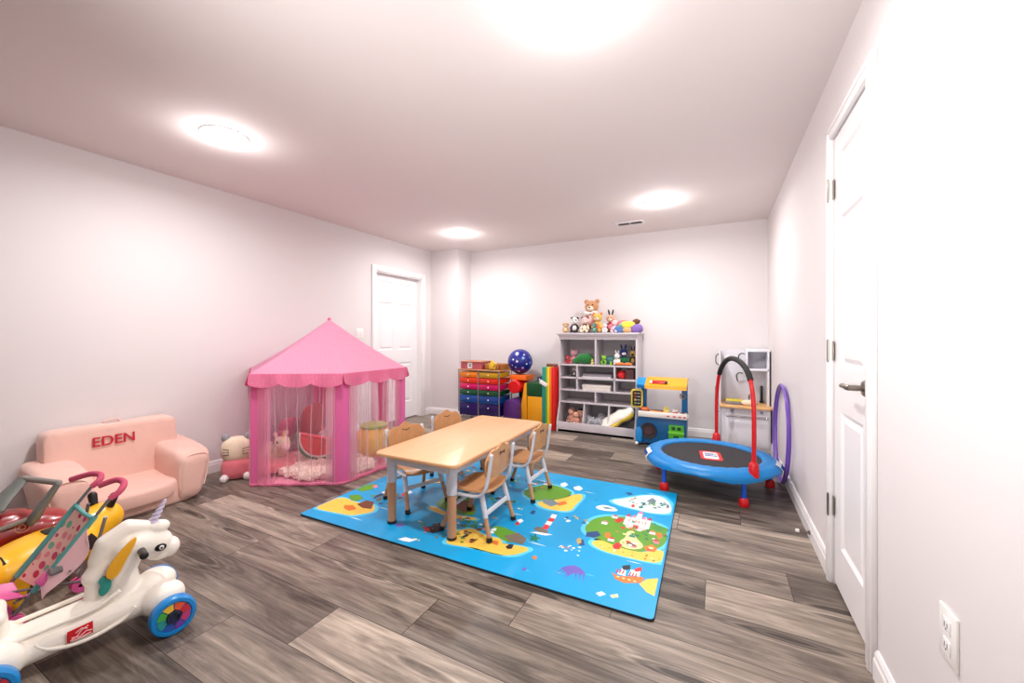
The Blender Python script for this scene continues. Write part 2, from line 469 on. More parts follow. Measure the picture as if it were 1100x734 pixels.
def panel_door(name, xf, y0, y1, z0, z1, sgn, cols, rows):
    """slab face at xf looking towards sgn*X; cols/rows: lists of (a,b) recessed panel fields"""
    g = G(); t = .035
    g.span((xf - sgn * t, y0, z0), (xf - sgn * .012, y1, z1))
    # stiles and rails around the fields, flush with the face
    ys = sorted([y0, y1] + [v for c in cols for v in c]); zs = sorted([z0, z1] + [v for r in rows for v in r])
    for i in range(0, len(ys), 2): g.span((xf - sgn * .012, ys[i], z0), (xf, ys[i + 1], z1))
    for c in cols:
        for i in range(0, len(zs), 2): g.span((xf - sgn * .012, c[0], zs[i]), (xf, c[1], zs[i + 1]))
    for c in cols:
        for r in rows:
            # sloped moulding then raised centre field
            def ring(m, d):
                return [(xf - sgn * d, c[0] + m, r[0] + m), (xf - sgn * d, c[1] - m, r[0] + m), (xf - sgn * d, c[1] - m, r[1] - m), (xf - sgn * d, c[0] + m, r[1] - m)]
            RR = [[g.bm.verts.new(q) for q in ring(m, d)] for m, d in ((0, 0), (.012, .010), (.022, .0115), (.042, .003), (.044, .003))]
            for A, B in zip(RR, RR[1:]):
                for i in range(4): g.bm.faces.new((A[i], A[(i + 1) % 4], B[(i + 1) % 4], B[i]))
            g.bm.faces.new(RR[-1])
    bmesh.ops.recalc_face_normals(g.bm, faces=g.bm.faces)
    return struct(g.out(name, DOORM, smooth=0))
w = DL1 - DL0 - .03; a = DL0 + .015; m = w / 2
d1 = panel_door('door_1', XL - .075, a, DL1 - .015, .012, DLH - .015, 1, [(a + .11, a + m - .05), (a + m + .05, a + w - .11)],
                [(.24, .80), (.98, 1.62), (1.73, 1.90)])
g = G(); M0 = basis((0, 1, 0), (0, 0, 1), (1, 0, 0), (XL - .075, DL0 + .09, .93)); g.M = M0
g.lathe([(0, .06), (.018, .06), (.027, .048), (.024, .03), (.011, .022), (.011, .008), (.03, .006), (.03, 0)], seg=20)
o = g.out('door_knob', NICKEL, d1)
d2 = panel_door('door_2', XR + .004, DR0 + .003, DR1 - .003, .014, DRH - .004, -1, [(DR0 + .105, DR1 - .105)], [(.21, .83), (1.03, 1.71), (1.81, 2.0)])
for z in (1.86, 1.10, .37):
    g = G(); y = DR1 + .003
    g.span((XR + .0, y - .022, z - .045), (XR - .004, y + .004, z + .045), .001)
    g.cyl((XR - .018, y + .004, z - .047), (XR - .018, y + .004, z + .047), .0065, seg=12)
    g.ball((XR - .018, y + .004, z + .05), .006); g.ball((XR - .018, y + .004, z - .05), .006)
    g.span((XR - .018, y, z - .045), (XR - .002, y + .006, z + .045))
    g.out('hinge', NICKEL, d2)
g = G(); g.M = basis((0, 1, 0), (0, 0, 1), (-1, 0, 0), (XR + .002, DR0 + .055, .975))
g.lathe([(0, .014), (.026, .012), (.031, .006), (.031, 0)], seg=24)
g.cyl((0, 0, .01), (0, 0, .055), .011, seg=16)
g.tube(spline([(0, 0, .05), (.02, 0, .056), (.06, .001, .056), (.1, -.002, .052), (.125, -.004, .046)], 5), [.011] * 6 + [.0095] * 10 + [.007] * 5, seg=12, flat=(1, .8))
g.out('door_lever', NICKEL, d2, label='brushed metal lever handle')

# wall plates, door stop, vent
t = thing('light_switch_plate', 'white double light switch on the left wall beside the far door, above the pink tent', 'light switch', (XL, 3.40, 1.205))
g = G(); g.span((0, -.058, -.058), (.006, .058, .058), .002); g.out('cover_plate', PLATE, t)
for y in (-.024, .024):
    g = G(); g.span((.005, y - .015, -.032), (.011, y + .015, .032), .002); g.out('rocker', TRIM, t)
t = thing('wall_outlet', 'white electrical outlet low on the right wall near the camera', 'outlet', (XR, 1.305, .46))
g = G(); g.span((-.006, -.04, -.062), (0, .04, .062), .002); g.out('cover_plate', PLATE, t)
g = G()
for z in (-.024, .024):
    g.span((-.0085, -.017, z - .016), (-.005, .017, z + .016), .003)
    for y in (-.006, .006): g.span((-.0088, y - .0012, z - .004), (-.006, y + .0012, z + .007), mi=1)
    g.cyl((-.0088, 0, z - .009), (-.006, 0, z - .009), .0022, mi=1)
g.out('socket', [TRIM, DARK], t)
t = thing('door_stop', 'small spring door stop with white tip on the right baseboard', 'door stop', (XR - .016, 2.79, .045))
g = G(); g.tube([(-.0 - .055 * i / 90, .0075 * math.cos(i * .75), .0075 * math.sin(i * .75)) for i in range(91)], .0016, seg=6)
g.cyl((0, 0, 0), (-.008, 0, 0), .011); g.out('spring', NICKEL, t)
g = G(); g.cyl((-.053, 0, 0), (-.07, 0, 0), .0105, .009); g.out('tip', PLATE, t)
t = thing('ceiling_vent', 'white slotted air vent in the ceiling near the back wall', 'vent', (-.865, 4.56, H))
g = G()
for a, b in (((-.15, -.06, -.008), (.15, -.045, 0)), ((-.15, .045, -.008), (.15, .06, 0)), ((-.15, -.045, -.008), (-.13, .045, 0)), ((.13, -.045, -.008), (.15, .045, 0)), ((-.008, -.045, -.008), (.008, .045, 0))): g.span(a, b, .001)
g.out('frame', TRIM, t)
g = G(); g.span((-.13, -.045, -.002), (.13, .045, 0)); g.out('duct_shade', DARK, t)  # dark sheet paints the shade inside the duct, ceiling stays closed
g = G()
for i in range(5):
    y = -.036 + i * .018
    g.box((0, y, -.005), (.258, .014, .0012), rot=Matrix.Rotation(R(35), 4, 'X'))
g.out('louvre', mat('vent_louvre', rgb(150, 142, 140), .5), t)

# ------------------------------------------------------------------ lighting
LENS = mat('lamp_lens', rgb(255, 250, 245), .4, emit=(1, .97, .95, 1), strength=30)
spots = [(-2.77, 1.39, 'near left', 'above the pink armchair side of the room, left of the camera'), (-2.84, 4.07, '', ''), (-.48, 3.94, '', ''), (-.47, 1.42, '', '')]
labs = ['round recessed ceiling light above the pink armchair and the unicorn', 'round recessed ceiling light nearest the far white door',
        'round recessed ceiling light beside the ceiling vent', 'round recessed ceiling light cut by the top edge of the photo']
for (x, y, _, _), lb in zip(spots, labs):
    t = thing('recessed_light', lb, 'ceiling light', (x, y, H), group='recessed ceiling lights')
    g = G(); g.lathe([(.118, 0), (.118, -.004), (.126, -.006), (.131, -.003), (.131, 0)], seg=40); g.out('trim_ring', TRIM, t)
    g = G(); g.lathe([(0, -.016), (.06, -.015), (.10, -.010), (.119, -.003)], seg=40); g.out('lens', LENS, t)
    ld = bpy.data.lights.new('downlight', 'AREA'); ld.shape = 'DISK'; ld.size = .2; ld.energy = 17; ld.color = (1, .98, .97); ld.spread = R(170)
    lo = bpy.data.objects.new('downlight', ld); COL.objects.link(lo); lo.location = (x, y, H - .02)
    ld = bpy.data.lights.new('downlight_glow', 'POINT'); ld.energy = 4.5; ld.color = (1, .96, .95); ld.shadow_soft_size = .05
    lo = bpy.data.objects.new('downlight_glow', ld); COL.objects.link(lo); lo.location = (x, y, H - .10)
# photographer's flash bounced off the ceiling in front of the camera
ld = bpy.data.lights.new('bounce_flash', 'SPOT'); ld.energy = 185; ld.spot_size = R(125); ld.spot_blend = 1.0; ld.shadow_soft_size = .08; ld.color = (1, .985, .975)
lo = bpy.data.objects.new('bounce_flash', ld); COL.objects.link(lo); lo.location = (-1.0, -.5, 1.15)
lo.rotation_euler = (Vector((-.05, 1.6, 2.6)) - lo.location).to_track_quat('-Z', 'Y').to_euler()
wd = bpy.data.worlds.new('world'); SC.world = wd; wd.use_nodes = True
wd.node_tree.nodes['Background'].inputs[0].default_value = (.9, .92, 1, 1); wd.node_tree.nodes['Background'].inputs[1].default_value = 0.3

# ------------------------------------------------------------------ camera
cam = bpy.data.cameras.new('camera'); co = bpy.data.objects.new('camera', cam); COL.objects.link(co)
cam.sensor_fit = 'HORIZONTAL'; cam.sensor_width = 36; cam.lens = 425 / 1100 * 36; cam.shift_y = -6 / 1100; cam.clip_start = .02
co.location = (0, 0, 1.17); co.rotation_euler = (R(90), 0, R(27.37)); SC.camera = co
SC.view_settings.view_transform = 'Standard'; SC.view_settings.look = 'None'; SC.view_settings.exposure = 0.32; SC.view_settings.gamma = 1; SC.view_settings.use_curve_mapping = False
SC.cycles.use_denoising = True
SC.cycles.max_bounces = 10; SC.cycles.diffuse_bounces = 6; SC.cycles.transparent_max_bounces = 24

# ================================================================== play mat
t = thing('play_mat', 'large blue play mat printed with sea and islands under the small table', 'play mat', (-1.336, 2.398, 0), R(1.1))
MW, MH = 2.19, 1.45
g = G(); g.prism(rrect(MW, MH, .02, 3), .0105, T(0, 0, .0), bev=.002); g.out('backing', mat('mat_edge', rgb(24, 34, 44), .7), t, smooth=30)
g = G(); g.prism(rrect(MW - .004, MH - .004, .02, 3), .0015, T(0, 0, .0105)); g.out('printed_surface', mat('mat_sea_blue', rgb(0, 158, 216), .38, bump=(60, .1, .001), var=.06, varscale=1.5), t, smooth=0)
PC = dict(green=(96, 158, 40), green2=(20, 120, 92), hill=(70, 150, 60), sand=(246, 202, 84), path=(248, 226, 160), castle=(246, 208, 204), red=(214, 40, 44), brown=(120, 70, 34), rust=(222, 120, 44),
          snow=(224, 242, 240), grey=(120, 140, 150), teal=(30, 140, 140), navy=(28, 70, 130), tan=(190, 160, 90), purple=(110, 96, 190), white=(240, 246, 248), dark=(34, 34, 44), rock=(120, 108, 92), pink=(232, 130, 160),
          surf=(90, 206, 240), deep=(0, 140, 200))
PK = list(PC); pm = [mat('print_' + k, rgb(*PC[k]), .4) for k in PK]
MAT_PRINT = [
    ('green', [(0.622,-0.099),(0.635,0.04),(0.694,0.116),(0.753,0.145),(0.897,0.185),(1.034,0.147),(1.092,0.066),(1.084,-0.089),(0.998,-0.211),(0.896,-0.228),(0.828,-0.215),(0.742,-0.185),(0.678,-0.166)]),
    ('sand', [(0.698,-0.243),(0.741,-0.18),(0.828,-0.215),(0.917,-0.229),(0.998,-0.211),(1.082,-0.125),(1.092,-0.28),(1.01,-0.3),(0.899,-0.303),(0.779,-0.297)]),
    ('path', [(0.859,-0.023),(0.9,0.011),(0.919,-0.073),(0.978,-0.141),(0.964,-0.194),(0.884,-0.222),(0.839,-0.162),(0.872,-0.096)]),
    ('castle', [(0.821,0.116),(0.835,0.185),(0.856,0.165),(0.869,0.202),(0.881,0.208),(0.891,0.229),(0.915,0.193),(0.941,0.222),(0.959,0.14),(0.963,0.056),(0.934,0.014),(0.898,0.024),(0.851,0.023)]),
    ('red', [(0.763,0.096),(0.803,0.148),(0.821,0.116),(0.795,0.059)]),
    ('red', [(0.82,-0.22),(0.836,-0.171),(0.866,-0.185),(0.861,-0.241),(0.835,-0.249)]),
    ('brown', [(0.882,-0.153),(0.913,-0.138),(0.945,-0.169),(0.932,-0.187),(0.894,-0.183)]),
    ('rust', [(0.975,-0.155),(1.017,-0.11),(1.047,-0.142),(1.037,-0.186),(0.996,-0.196)]),
    ('rust', [(0.751,-0.103),(0.769,-0.073),(0.789,-0.111),(0.782,-0.16),(0.76,-0.138)]),
    ('rust', [(1.018,0.028),(1.043,0.055),(1.06,-0.002),(1.042,-0.032)]),
    ('hill', [(0.983,0.088),(1.023,0.142),(1.088,0.118),(1.087,0.076),(1.031,0.062)]),
    ('snow', [(0.684,0.392),(0.748,0.443),(0.819,0.517),(0.893,0.594),(0.987,0.62),(1.063,0.522),(1.094,0.362),(1.03,0.314),(0.932,0.298),(0.852,0.311),(0.77,0.322),(0.71,0.347)]),
    ('grey', [(0.907,0.483),(0.939,0.556),(0.971,0.514),(0.953,0.432)]),
    ('red', [(0.823,0.367),(0.839,0.393),(0.85,0.344),(0.833,0.329)]),
    ('teal', [(0.87,0.361),(0.893,0.394),(0.905,0.354),(0.882,0.332)]),
    ('snow', [(0.607,0.242),(0.666,0.296),(0.749,0.26),(0.762,0.225),(0.689,0.196),(0.627,0.199)]),
    ('grey', [(0.648,0.252),(0.687,0.264),(0.732,0.244),(0.681,0.226)]),
    ('navy', [(0.652,-0.139),(0.707,-0.093),(0.736,-0.137),(0.706,-0.183),(0.66,-0.188)]),
    ('navy', [(0.636,-0.249),(0.659,-0.226),(0.683,-0.287),(0.657,-0.3)]),
    ('tan', [(0.622,-0.244),(0.637,-0.211),(0.658,-0.264),(0.645,-0.293)]),
    ('purple', [(0.638,-0.533),(0.667,-0.51),(0.683,-0.492),(0.717,-0.501),(0.75,-0.525),(0.746,-0.564),(0.717,-0.552),(0.697,-0.57),(0.685,-0.612),(0.677,-0.571),(0.653,-0.565)]),
    ('rust', [(0.87,-0.467),(0.904,-0.486),(1.011,-0.442),(1.021,-0.456),(1.009,-0.495),(0.941,-0.529),(0.896,-0.517)]),
    ('white', [(0.896,-0.472),(0.909,-0.414),(0.932,-0.427),(0.935,-0.471)]),
    ('white', [(0.946,-0.456),(0.951,-0.403),(0.995,-0.405),(0.997,-0.446)]),
    ('dark', [(0.906,-0.392),(0.94,-0.365),(0.947,-0.406),(0.916,-0.425)]),
    ('red', [(0.965,-0.392),(0.993,-0.358),(1.002,-0.392),(0.973,-0.416)]),
    ('sand', [(1.005,-0.506),(1.031,-0.451),(1.08,-0.421),(1.079,-0.566),(1.044,-0.552)]),
    ('white', [(0.839,-0.661),(0.861,-0.635),(0.883,-0.648),(0.861,-0.674)]),
    ('path', [(0.9,-0.646),(0.93,-0.621),(0.937,-0.644),(0.912,-0.661)]),
    ('green2', [(0.366,-0.319),(0.398,-0.335),(0.386,-0.289),(0.41,-0.324),(0.429,-0.319),(0.422,-0.347),(0.439,-0.371),(0.409,-0.361),(0.395,-0.376),(0.39,-0.346)]),
    ('rock', [(0.349,-0.234),(0.371,-0.194),(0.419,-0.213),(0.454,-0.237),(0.438,-0.262),(0.385,-0.257)]),
    ('red', [(0.398,-0.21),(0.395,-0.154),(0.43,-0.156),(0.434,-0.211)]),
    ('white', [(0.395,-0.154),(0.392,-0.105),(0.429,-0.107),(0.43,-0.156)]),
    ('red', [(0.392,-0.105),(0.391,-0.056),(0.426,-0.057),(0.429,-0.107)]),
    ('white', [(0.391,-0.056),(0.386,-0.003),(0.42,-0.003),(0.426,-0.057)]),
    ('white', [(0.352,-0.287),(0.387,-0.263),(0.485,-0.252),(0.446,-0.281)]),
    ('green', [(0.061,0.246),(0.089,0.37),(0.192,0.491),(0.326,0.442),(0.404,0.394),(0.379,0.281),(0.301,0.202),(0.205,0.136),(0.125,0.175)]),
    ('sand', [(0.211,0.12),(0.305,0.193),(0.379,0.281),(0.423,0.383),(0.482,0.391),(0.494,0.298),(0.48,0.198),(0.484,0.095),(0.412,0.059),(0.299,0.054)]),
    ('rust', [(0.344,0.167),(0.396,0.23),(0.426,0.189),(0.386,0.134)]),
    ('grey', [(0.243,0.193),(0.314,0.209),(0.375,0.164),(0.34,0.099),(0.269,0.13)]),
    ('snow', [(0.257,0.523),(0.283,0.569),(0.32,0.531),(0.312,0.48),(0.282,0.475)]),
    ('snow', [(0.371,0.5),(0.405,0.548),(0.446,0.502),(0.433,0.452),(0.394,0.454)]),
    ('navy', [(0.25,-0.055),(0.25,-0.004),(0.274,-0.009),(0.283,-0.064)]),
    ('white', [(0.216,-0.182),(0.236,-0.151),(0.262,-0.175),(0.25,-0.211)]),
    ('red', [(0.222,-0.224),(0.235,-0.194),(0.256,-0.222),(0.246,-0.247)]),
    ('navy', [(0.746,0.564),(0.778,0.588),(0.805,0.559),(0.781,0.531)]),
    ('sand', [(-1.082,-0.627),(-1.104,-0.534),(-1.093,-0.447),(-1.039,-0.409),(-0.911,-0.439),(-0.825,-0.414),(-0.747,-0.411),(-0.675,-0.491),(-0.721,-0.546),(-0.767,-0.599),(-0.88,-0.609),(-0.973,-0.623)]),
    ('rust', [(-0.938,-0.505),(-0.884,-0.478),(-0.812,-0.511),(-0.835,-0.555),(-0.896,-0.542)]),
    ('brown', [(-0.873,-0.455),(-0.862,-0.379),(-0.789,-0.378),(-0.725,-0.467),(-0.789,-0.483)]),
    ('green', [(-1.042,-0.372),(-0.993,-0.328),(-0.907,-0.363),(-0.911,-0.421),(-0.961,-0.427)]),
    ('green', [(-1.091,-0.275),(-1.088,-0.164),(-1.035,-0.116),(-0.973,-0.216),(-1.009,-0.277)]),
    ('pink', [(-1.032,-0.159),(-1.014,-0.128),(-0.971,-0.159),(-0.98,-0.19)]),
    ('sand', [(-0.417,-0.282),(-0.362,-0.238),(-0.261,-0.287),(-0.138,-0.289),(-0.022,-0.263),(-0.013,-0.302),(-0.144,-0.323),(-0.298,-0.321)]),
    ('green', [(-0.412,-0.08),(-0.305,0.011),(-0.141,-0.094),(-0.041,-0.256),(-0.164,-0.272),(-0.287,-0.252),(-0.383,-0.231)]),
    ('brown', [(-0.3,-0.119),(-0.199,-0.051),(-0.085,-0.184),(-0.139,-0.242),(-0.226,-0.205)]),
    ('sand', [(-0.733,0.102),(-0.661,0.236),(-0.583,0.13),(-0.666,0.066)]),
    ('sand', [(-0.055,-0.474),(0.023,-0.383),(0.124,-0.437),(0.195,-0.427),(0.245,-0.427),(0.319,-0.568),(0.25,-0.571),(0.155,-0.575),(0.057,-0.6),(-0.028,-0.609),(-0.036,-0.54)]),
    ('sand', [(-0.053,-0.504),(0.049,-0.454),(0.154,-0.484),(0.258,-0.471),(0.402,-0.439),(0.43,-0.473),(0.359,-0.566),(0.263,-0.579),(0.125,-0.575),(0.025,-0.574)]),
    ('green', [(0.125,-0.358),(0.134,-0.294),(0.23,-0.307),(0.363,-0.354),(0.323,-0.439),(0.242,-0.441)]),
    ('rock', [(0.231,-0.392),(0.293,-0.32),(0.368,-0.365),(0.371,-0.428),(0.291,-0.43)]),
    ('rust', [(0.198,-0.462),(0.236,-0.457),(0.252,-0.499),(0.218,-0.498)]),
    ('dark', [(0.296,-0.491),(0.304,-0.456),(0.329,-0.453),(0.337,-0.495),(0.317,-0.509)]),
    ('dark', [(-0.251,-0.518),(-0.213,-0.472),(-0.194,-0.42),(-0.117,-0.505),(-0.155,-0.549),(-0.217,-0.542)]),
    ('red', [(-0.259,-0.508),(-0.217,-0.507),(-0.179,-0.536),(-0.217,-0.542)]),
    ('white', [(-0.291,-0.692),(-0.267,-0.655),(-0.191,-0.653),(-0.21,-0.687),(-0.247,-0.693)]),
    ('red', [(-0.719,-0.193),(-0.712,-0.149),(-0.671,-0.17),(-0.671,-0.216)]),
    ('white', [(-0.712,-0.149),(-0.704,-0.105),(-0.663,-0.125),(-0.671,-0.17)]),
    ('dark', [(-0.865,-0.304),(-0.853,-0.24),(-0.827,-0.246),(-0.833,-0.307)]),
    ('green2', [(0.36,-0.315),(0.389,-0.32),(0.387,-0.281),(0.409,-0.318),(0.435,-0.318),(0.42,-0.347),(0.426,-0.375),(0.404,-0.355),(0.384,-0.37),(0.386,-0.337)]),
    ('purple', [(-0.445,-0.559),(-0.401,-0.537),(-0.36,-0.55),(-0.391,-0.583)]),
    ('rust', [(0.465,-0.518),(0.481,-0.499),(0.498,-0.523),(0.483,-0.54)]),
    ('purple', [(0.461,-0.635),(0.476,-0.619),(0.489,-0.637),(0.474,-0.651)]),
]

g = G(); rr = random.Random(3)
def flat(poly, kind, z):
    vs = [g.bm.verts.new((x, y, z)) for x, y in poly]; f = g.bm.faces.new(vs); f.normal_update()
    if f.normal.z < 0: f.normal_flip()
    f.material_index = PK.index(kind)
z = .01215
for i in range(60):   # small wave strokes
    x, y = rr.uniform(-1.03, 1.03), rr.uniform(-.67, .67); l = rr.uniform(.02, .07)
    flat([(x - l, y), (x, y + .004), (x + l, y), (x, y - .003)], rr.choice(['surf', 'surf', 'white', 'deep']), z)
for k, P in MAT_PRINT:   # pale surf round every island
    if k in ('sand', 'green', 'snow') and len(P) > 7:
        cx_, cy_ = sum(p[0] for p in P) / len(P), sum(p[1] for p in P) / len(P); Q = chaikin(P, 2)
        Q = [(cx_ + (x - cx_) * 1.06 + .012 * (1 if x > cx_ else -1), cy_ + (y - cy_) * 1.08 + .006 * (1 if y > cy_ else -1)) for x, y in Q]
        flat([(max(-MW / 2 + .012, min(MW / 2 - .012, x)), max(-MH / 2 + .012, min(MH / 2 - .012, y))) for x, y in Q], 'surf', z)
for k, P in MAT_PRINT:
    z += .00001
    P = [(max(-MW / 2 + .012, min(MW / 2 - .012, x)), max(-MH / 2 + .012, min(MH / 2 - .012, y))) for x, y in P]
    if k in ('green', 'sand', 'snow', 'purple', 'hill', 'path', 'rock') and len(P) > 5: P = chaikin(P, 2)
    flat(P, k, z)
def scatter(cx, cy, rx, ry, n, kinds, s0, s1):
    global z
    z += .00001
    for _ in range(n):
        a = rr.uniform(0, 2 * PI); q = math.sqrt(rr.random()); x = cx + rx * q * math.cos(a); y = cy + ry * q * math.sin(a); s = rr.uniform(s0, s1); b = rr.uniform(0, 6)
        m = rr.choice([3, 4, 5, 6]); flat([(x + s * math.cos(b + 2 * PI * i / m), y + s * math.sin(b + 2 * PI * i / m) * .8) for i in range(m)], rr.choice(kinds), z); z += .0000005
scatter(.95, -.05, .14, .15, 26, ['red', 'white', 'green2', 'rust', 'pink', 'hill', 'path'], .006, .018)
scatter(.93, -.26, .18, .03, 18, ['rust', 'red', 'brown', 'white'], .004, .009)
scatter(.93, .46, .14, .08, 30, ['teal', 'grey', 'red', 'white', 'green2', 'navy'], .006, .016)
scatter(.64, -.36, .08, .05, 12, ['white'], .005, .011)
scatter(-.1, -.5, .22, .08, 40, ['brown', 'dark', 'green', 'rust', 'rock'], .006, .018)
scatter(-.02, -.36, .18, .07, 26, ['green', 'brown', 'rust', 'green2', 'white'], .008, .022)
scatter(-.75, -.28, .14, .10, 30, ['brown', 'rust', 'green', 'dark', 'rock'], .006, .02)
scatter(-.15, .02, .3, .12, 40, ['green', 'brown', 'dark', 'rust', 'green2'], .008, .025)
scatter(.1, .42, .2, .10, 30, ['green', 'brown', 'rust', 'grey', 'white', 'green2'], .006, .02)
scatter(.55, -.02, .08, .07, 14, ['navy', 'tan', 'white', 'deep'], .006, .016)
scatter(-.4, .45, .35, .18, 40, ['green', 'sand', 'brown', 'rust', 'hill'], .01, .03)
z += .00002
def R4(x, y, w, h, k, sl=0.0): flat([(x - w / 2, y - h / 2), (x + w / 2, y - h / 2), (x + w / 2 + sl, y + h / 2), (x - w / 2 + sl, y + h / 2)], k, z)
# castle: wall, towers with pink roofs, gate
R4(.90, .085, .12, .09, 'castle'); z += .00001
for tx in (.835, .87, .93, .965):
    R4(tx, .12, .022, .12, 'snow'); flat([(tx - .016, .18), (tx + .016, .18), (tx, .225)], 'pink' if tx in (.87, .93) else 'red', z + .00001)
R4(.90, .20, .03, .10, 'snow'); flat([(.88, .25), (.92, .25), (.90, .30)], 'pink', z + .00001); R4(.90, .055, .03, .045, 'red')
z += .00002
for k_ in range(6): R4(.90 + .02 * (k_ - 2.5), .13, .007, .02, 'rust')
# little houses
for hx_, hy_, c_ in ((.80, -.165, 'red'), (1.0, .02, 'rust'), (.72, .02, 'pink'), (.76, .13, 'red'), (1.03, -.08, 'white'), (-.85, -.22, 'red'), (.16, .46, 'red'), (.05, .40, 'white')):
    R4(hx_, hy_, .035, .028, 'white' if c_ != 'white' else 'pink'); flat([(hx_ - .023, hy_ + .014), (hx_ + .023, hy_ + .014), (hx_, hy_ + .038)], c_ if c_ != 'white' else 'red', z + .00001)
z += .00002
# trees
for _ in range(46):
    cx_, cy_, rx_, ry_ = rr.choice([(.93, .0, .15, .15), (.93, .0, .15, .15), (.95, .46, .13, .07), (.0, .5, .16, .08), (-.1, .05, .2, .08), (0, -.36, .12, .05), (-.75, -.3, .08, .06)])
    a = rr.uniform(0, 6.28); q = math.sqrt(rr.random()); x, y = cx_ + rx_ * q * math.cos(a), cy_ + ry_ * q * math.sin(a)
    flat([(x - .012, y), (x + .012, y), (x, y + .034)], rr.choice(['green2', 'hill', 'teal', 'green']), z); z += .0000005
# pirate ship sails striped red, port holes
for sx_ in (.905, .965):
    for k_ in range(3): R4(sx_ + .014 * (k_ - 1), -.445, .006, .035, 'red', .003)
for k_ in range(4): flat([(.905 + .026 * k_ + .007 * math.cos(q), -.495 + .006 * math.sin(q)) for q in [PI * j / 4 for j in range(8)]], 'path', z)
# octopus arms
for k_ in range(6):
    x = .645 + .02 * k_; flat([(x, -.53), (x + .01, -.53), (x + .022 * (1 if k_ > 2 else -1), -.615)], 'purple', z)
# fish, boats and gulls in the sea
for _ in range(26):
    x, y = rr.uniform(-1.0, 1.0), rr.uniform(-.66, .66); s_ = rr.uniform(.010, .020)
    flat([(x - s_, y), (x, y + s_ * .5), (x + s_, y), (x + s_ * 1.6, y + s_ * .5), (x + s_ * 1.6, y - s_ * .5), (x + s_, y), (x, y - s_ * .5)], rr.choice(['white', 'rust', 'navy', 'pink', 'path', 'deep', 'purple', 'surf']), .01216 + .000002 * _)
# walrus / dolphin figures, sand castle dots
for px_, py_ in ((-.05, -.50), (.03, -.49), (.10, -.52), (-.80, -.33), (-.70, -.30)):
    R4(px_, py_, .02, .045, rr.choice(['dark', 'brown', 'rust']), .01)
g.out('picture_print', pm, t, smooth=0)

# ================================================================== table
WOODT = mat_wood('birch_laminate', rgb(218, 166, 120), rgb(226, 178, 132), 1, 2.0, .35)
WOODC = mat_wood('chair_beech', rgb(196, 140, 92), rgb(212, 158, 108), 0, 2.5, .38)
GREYP = mat('pale_grey_plastic', rgb(208, 210, 218), .35)
TAN = mat('tan_leg_plastic', rgb(196, 146, 108), .5)
t = thing('play_table', 'low rectangular children\'s table with birch top and grey and tan legs on the blue mat', 'table', (-1.572, 2.392, .0134), R(.8))
TW, TL, TH = .60, 1.265, .448
g = G(); g.prism(rrect(TW, TL, .045, 6), .024, T(0, 0, TH - .024), bev=.007, seg=3); g.out('tabletop', WOODT, t)
g = G()
for s in (-1, 1):
    g.box((s * (TW / 2 - .055), 0, TH - .048), (.022, TL - .17, .046), .004); g.box((0, s * (TL / 2 - .055), TH - .048), (TW - .17, .022, .046), .004)
g.out('apron', GREYP, t)
for sx in (-1, 1):
    for sy in (-1, 1):
        x, y = sx * (TW / 2 - .075), sy * (TL / 2 - .08)
        g = G(); g.lathe([(0, .255), (.029, .255), (.030, .262), (.032, TH - .05), (.036, TH - .03), (.036, TH - .024), (0, TH - .024)], T(x, y), 24); lg = g.out('leg', GREYP, t)
        g = G(); g.lathe([(0, .008), (.0262, .008), (.0262, .258), (0, .258)], T(x, y), 24); g.out('leg_tube', TAN, lg)
        g = G(); g.lathe([(0, 0), (.026, 0), (.0285, .004), (.0275, .016), (0, .016)], T(x, y), 24); g.out('rubber_foot', BLACK, lg)

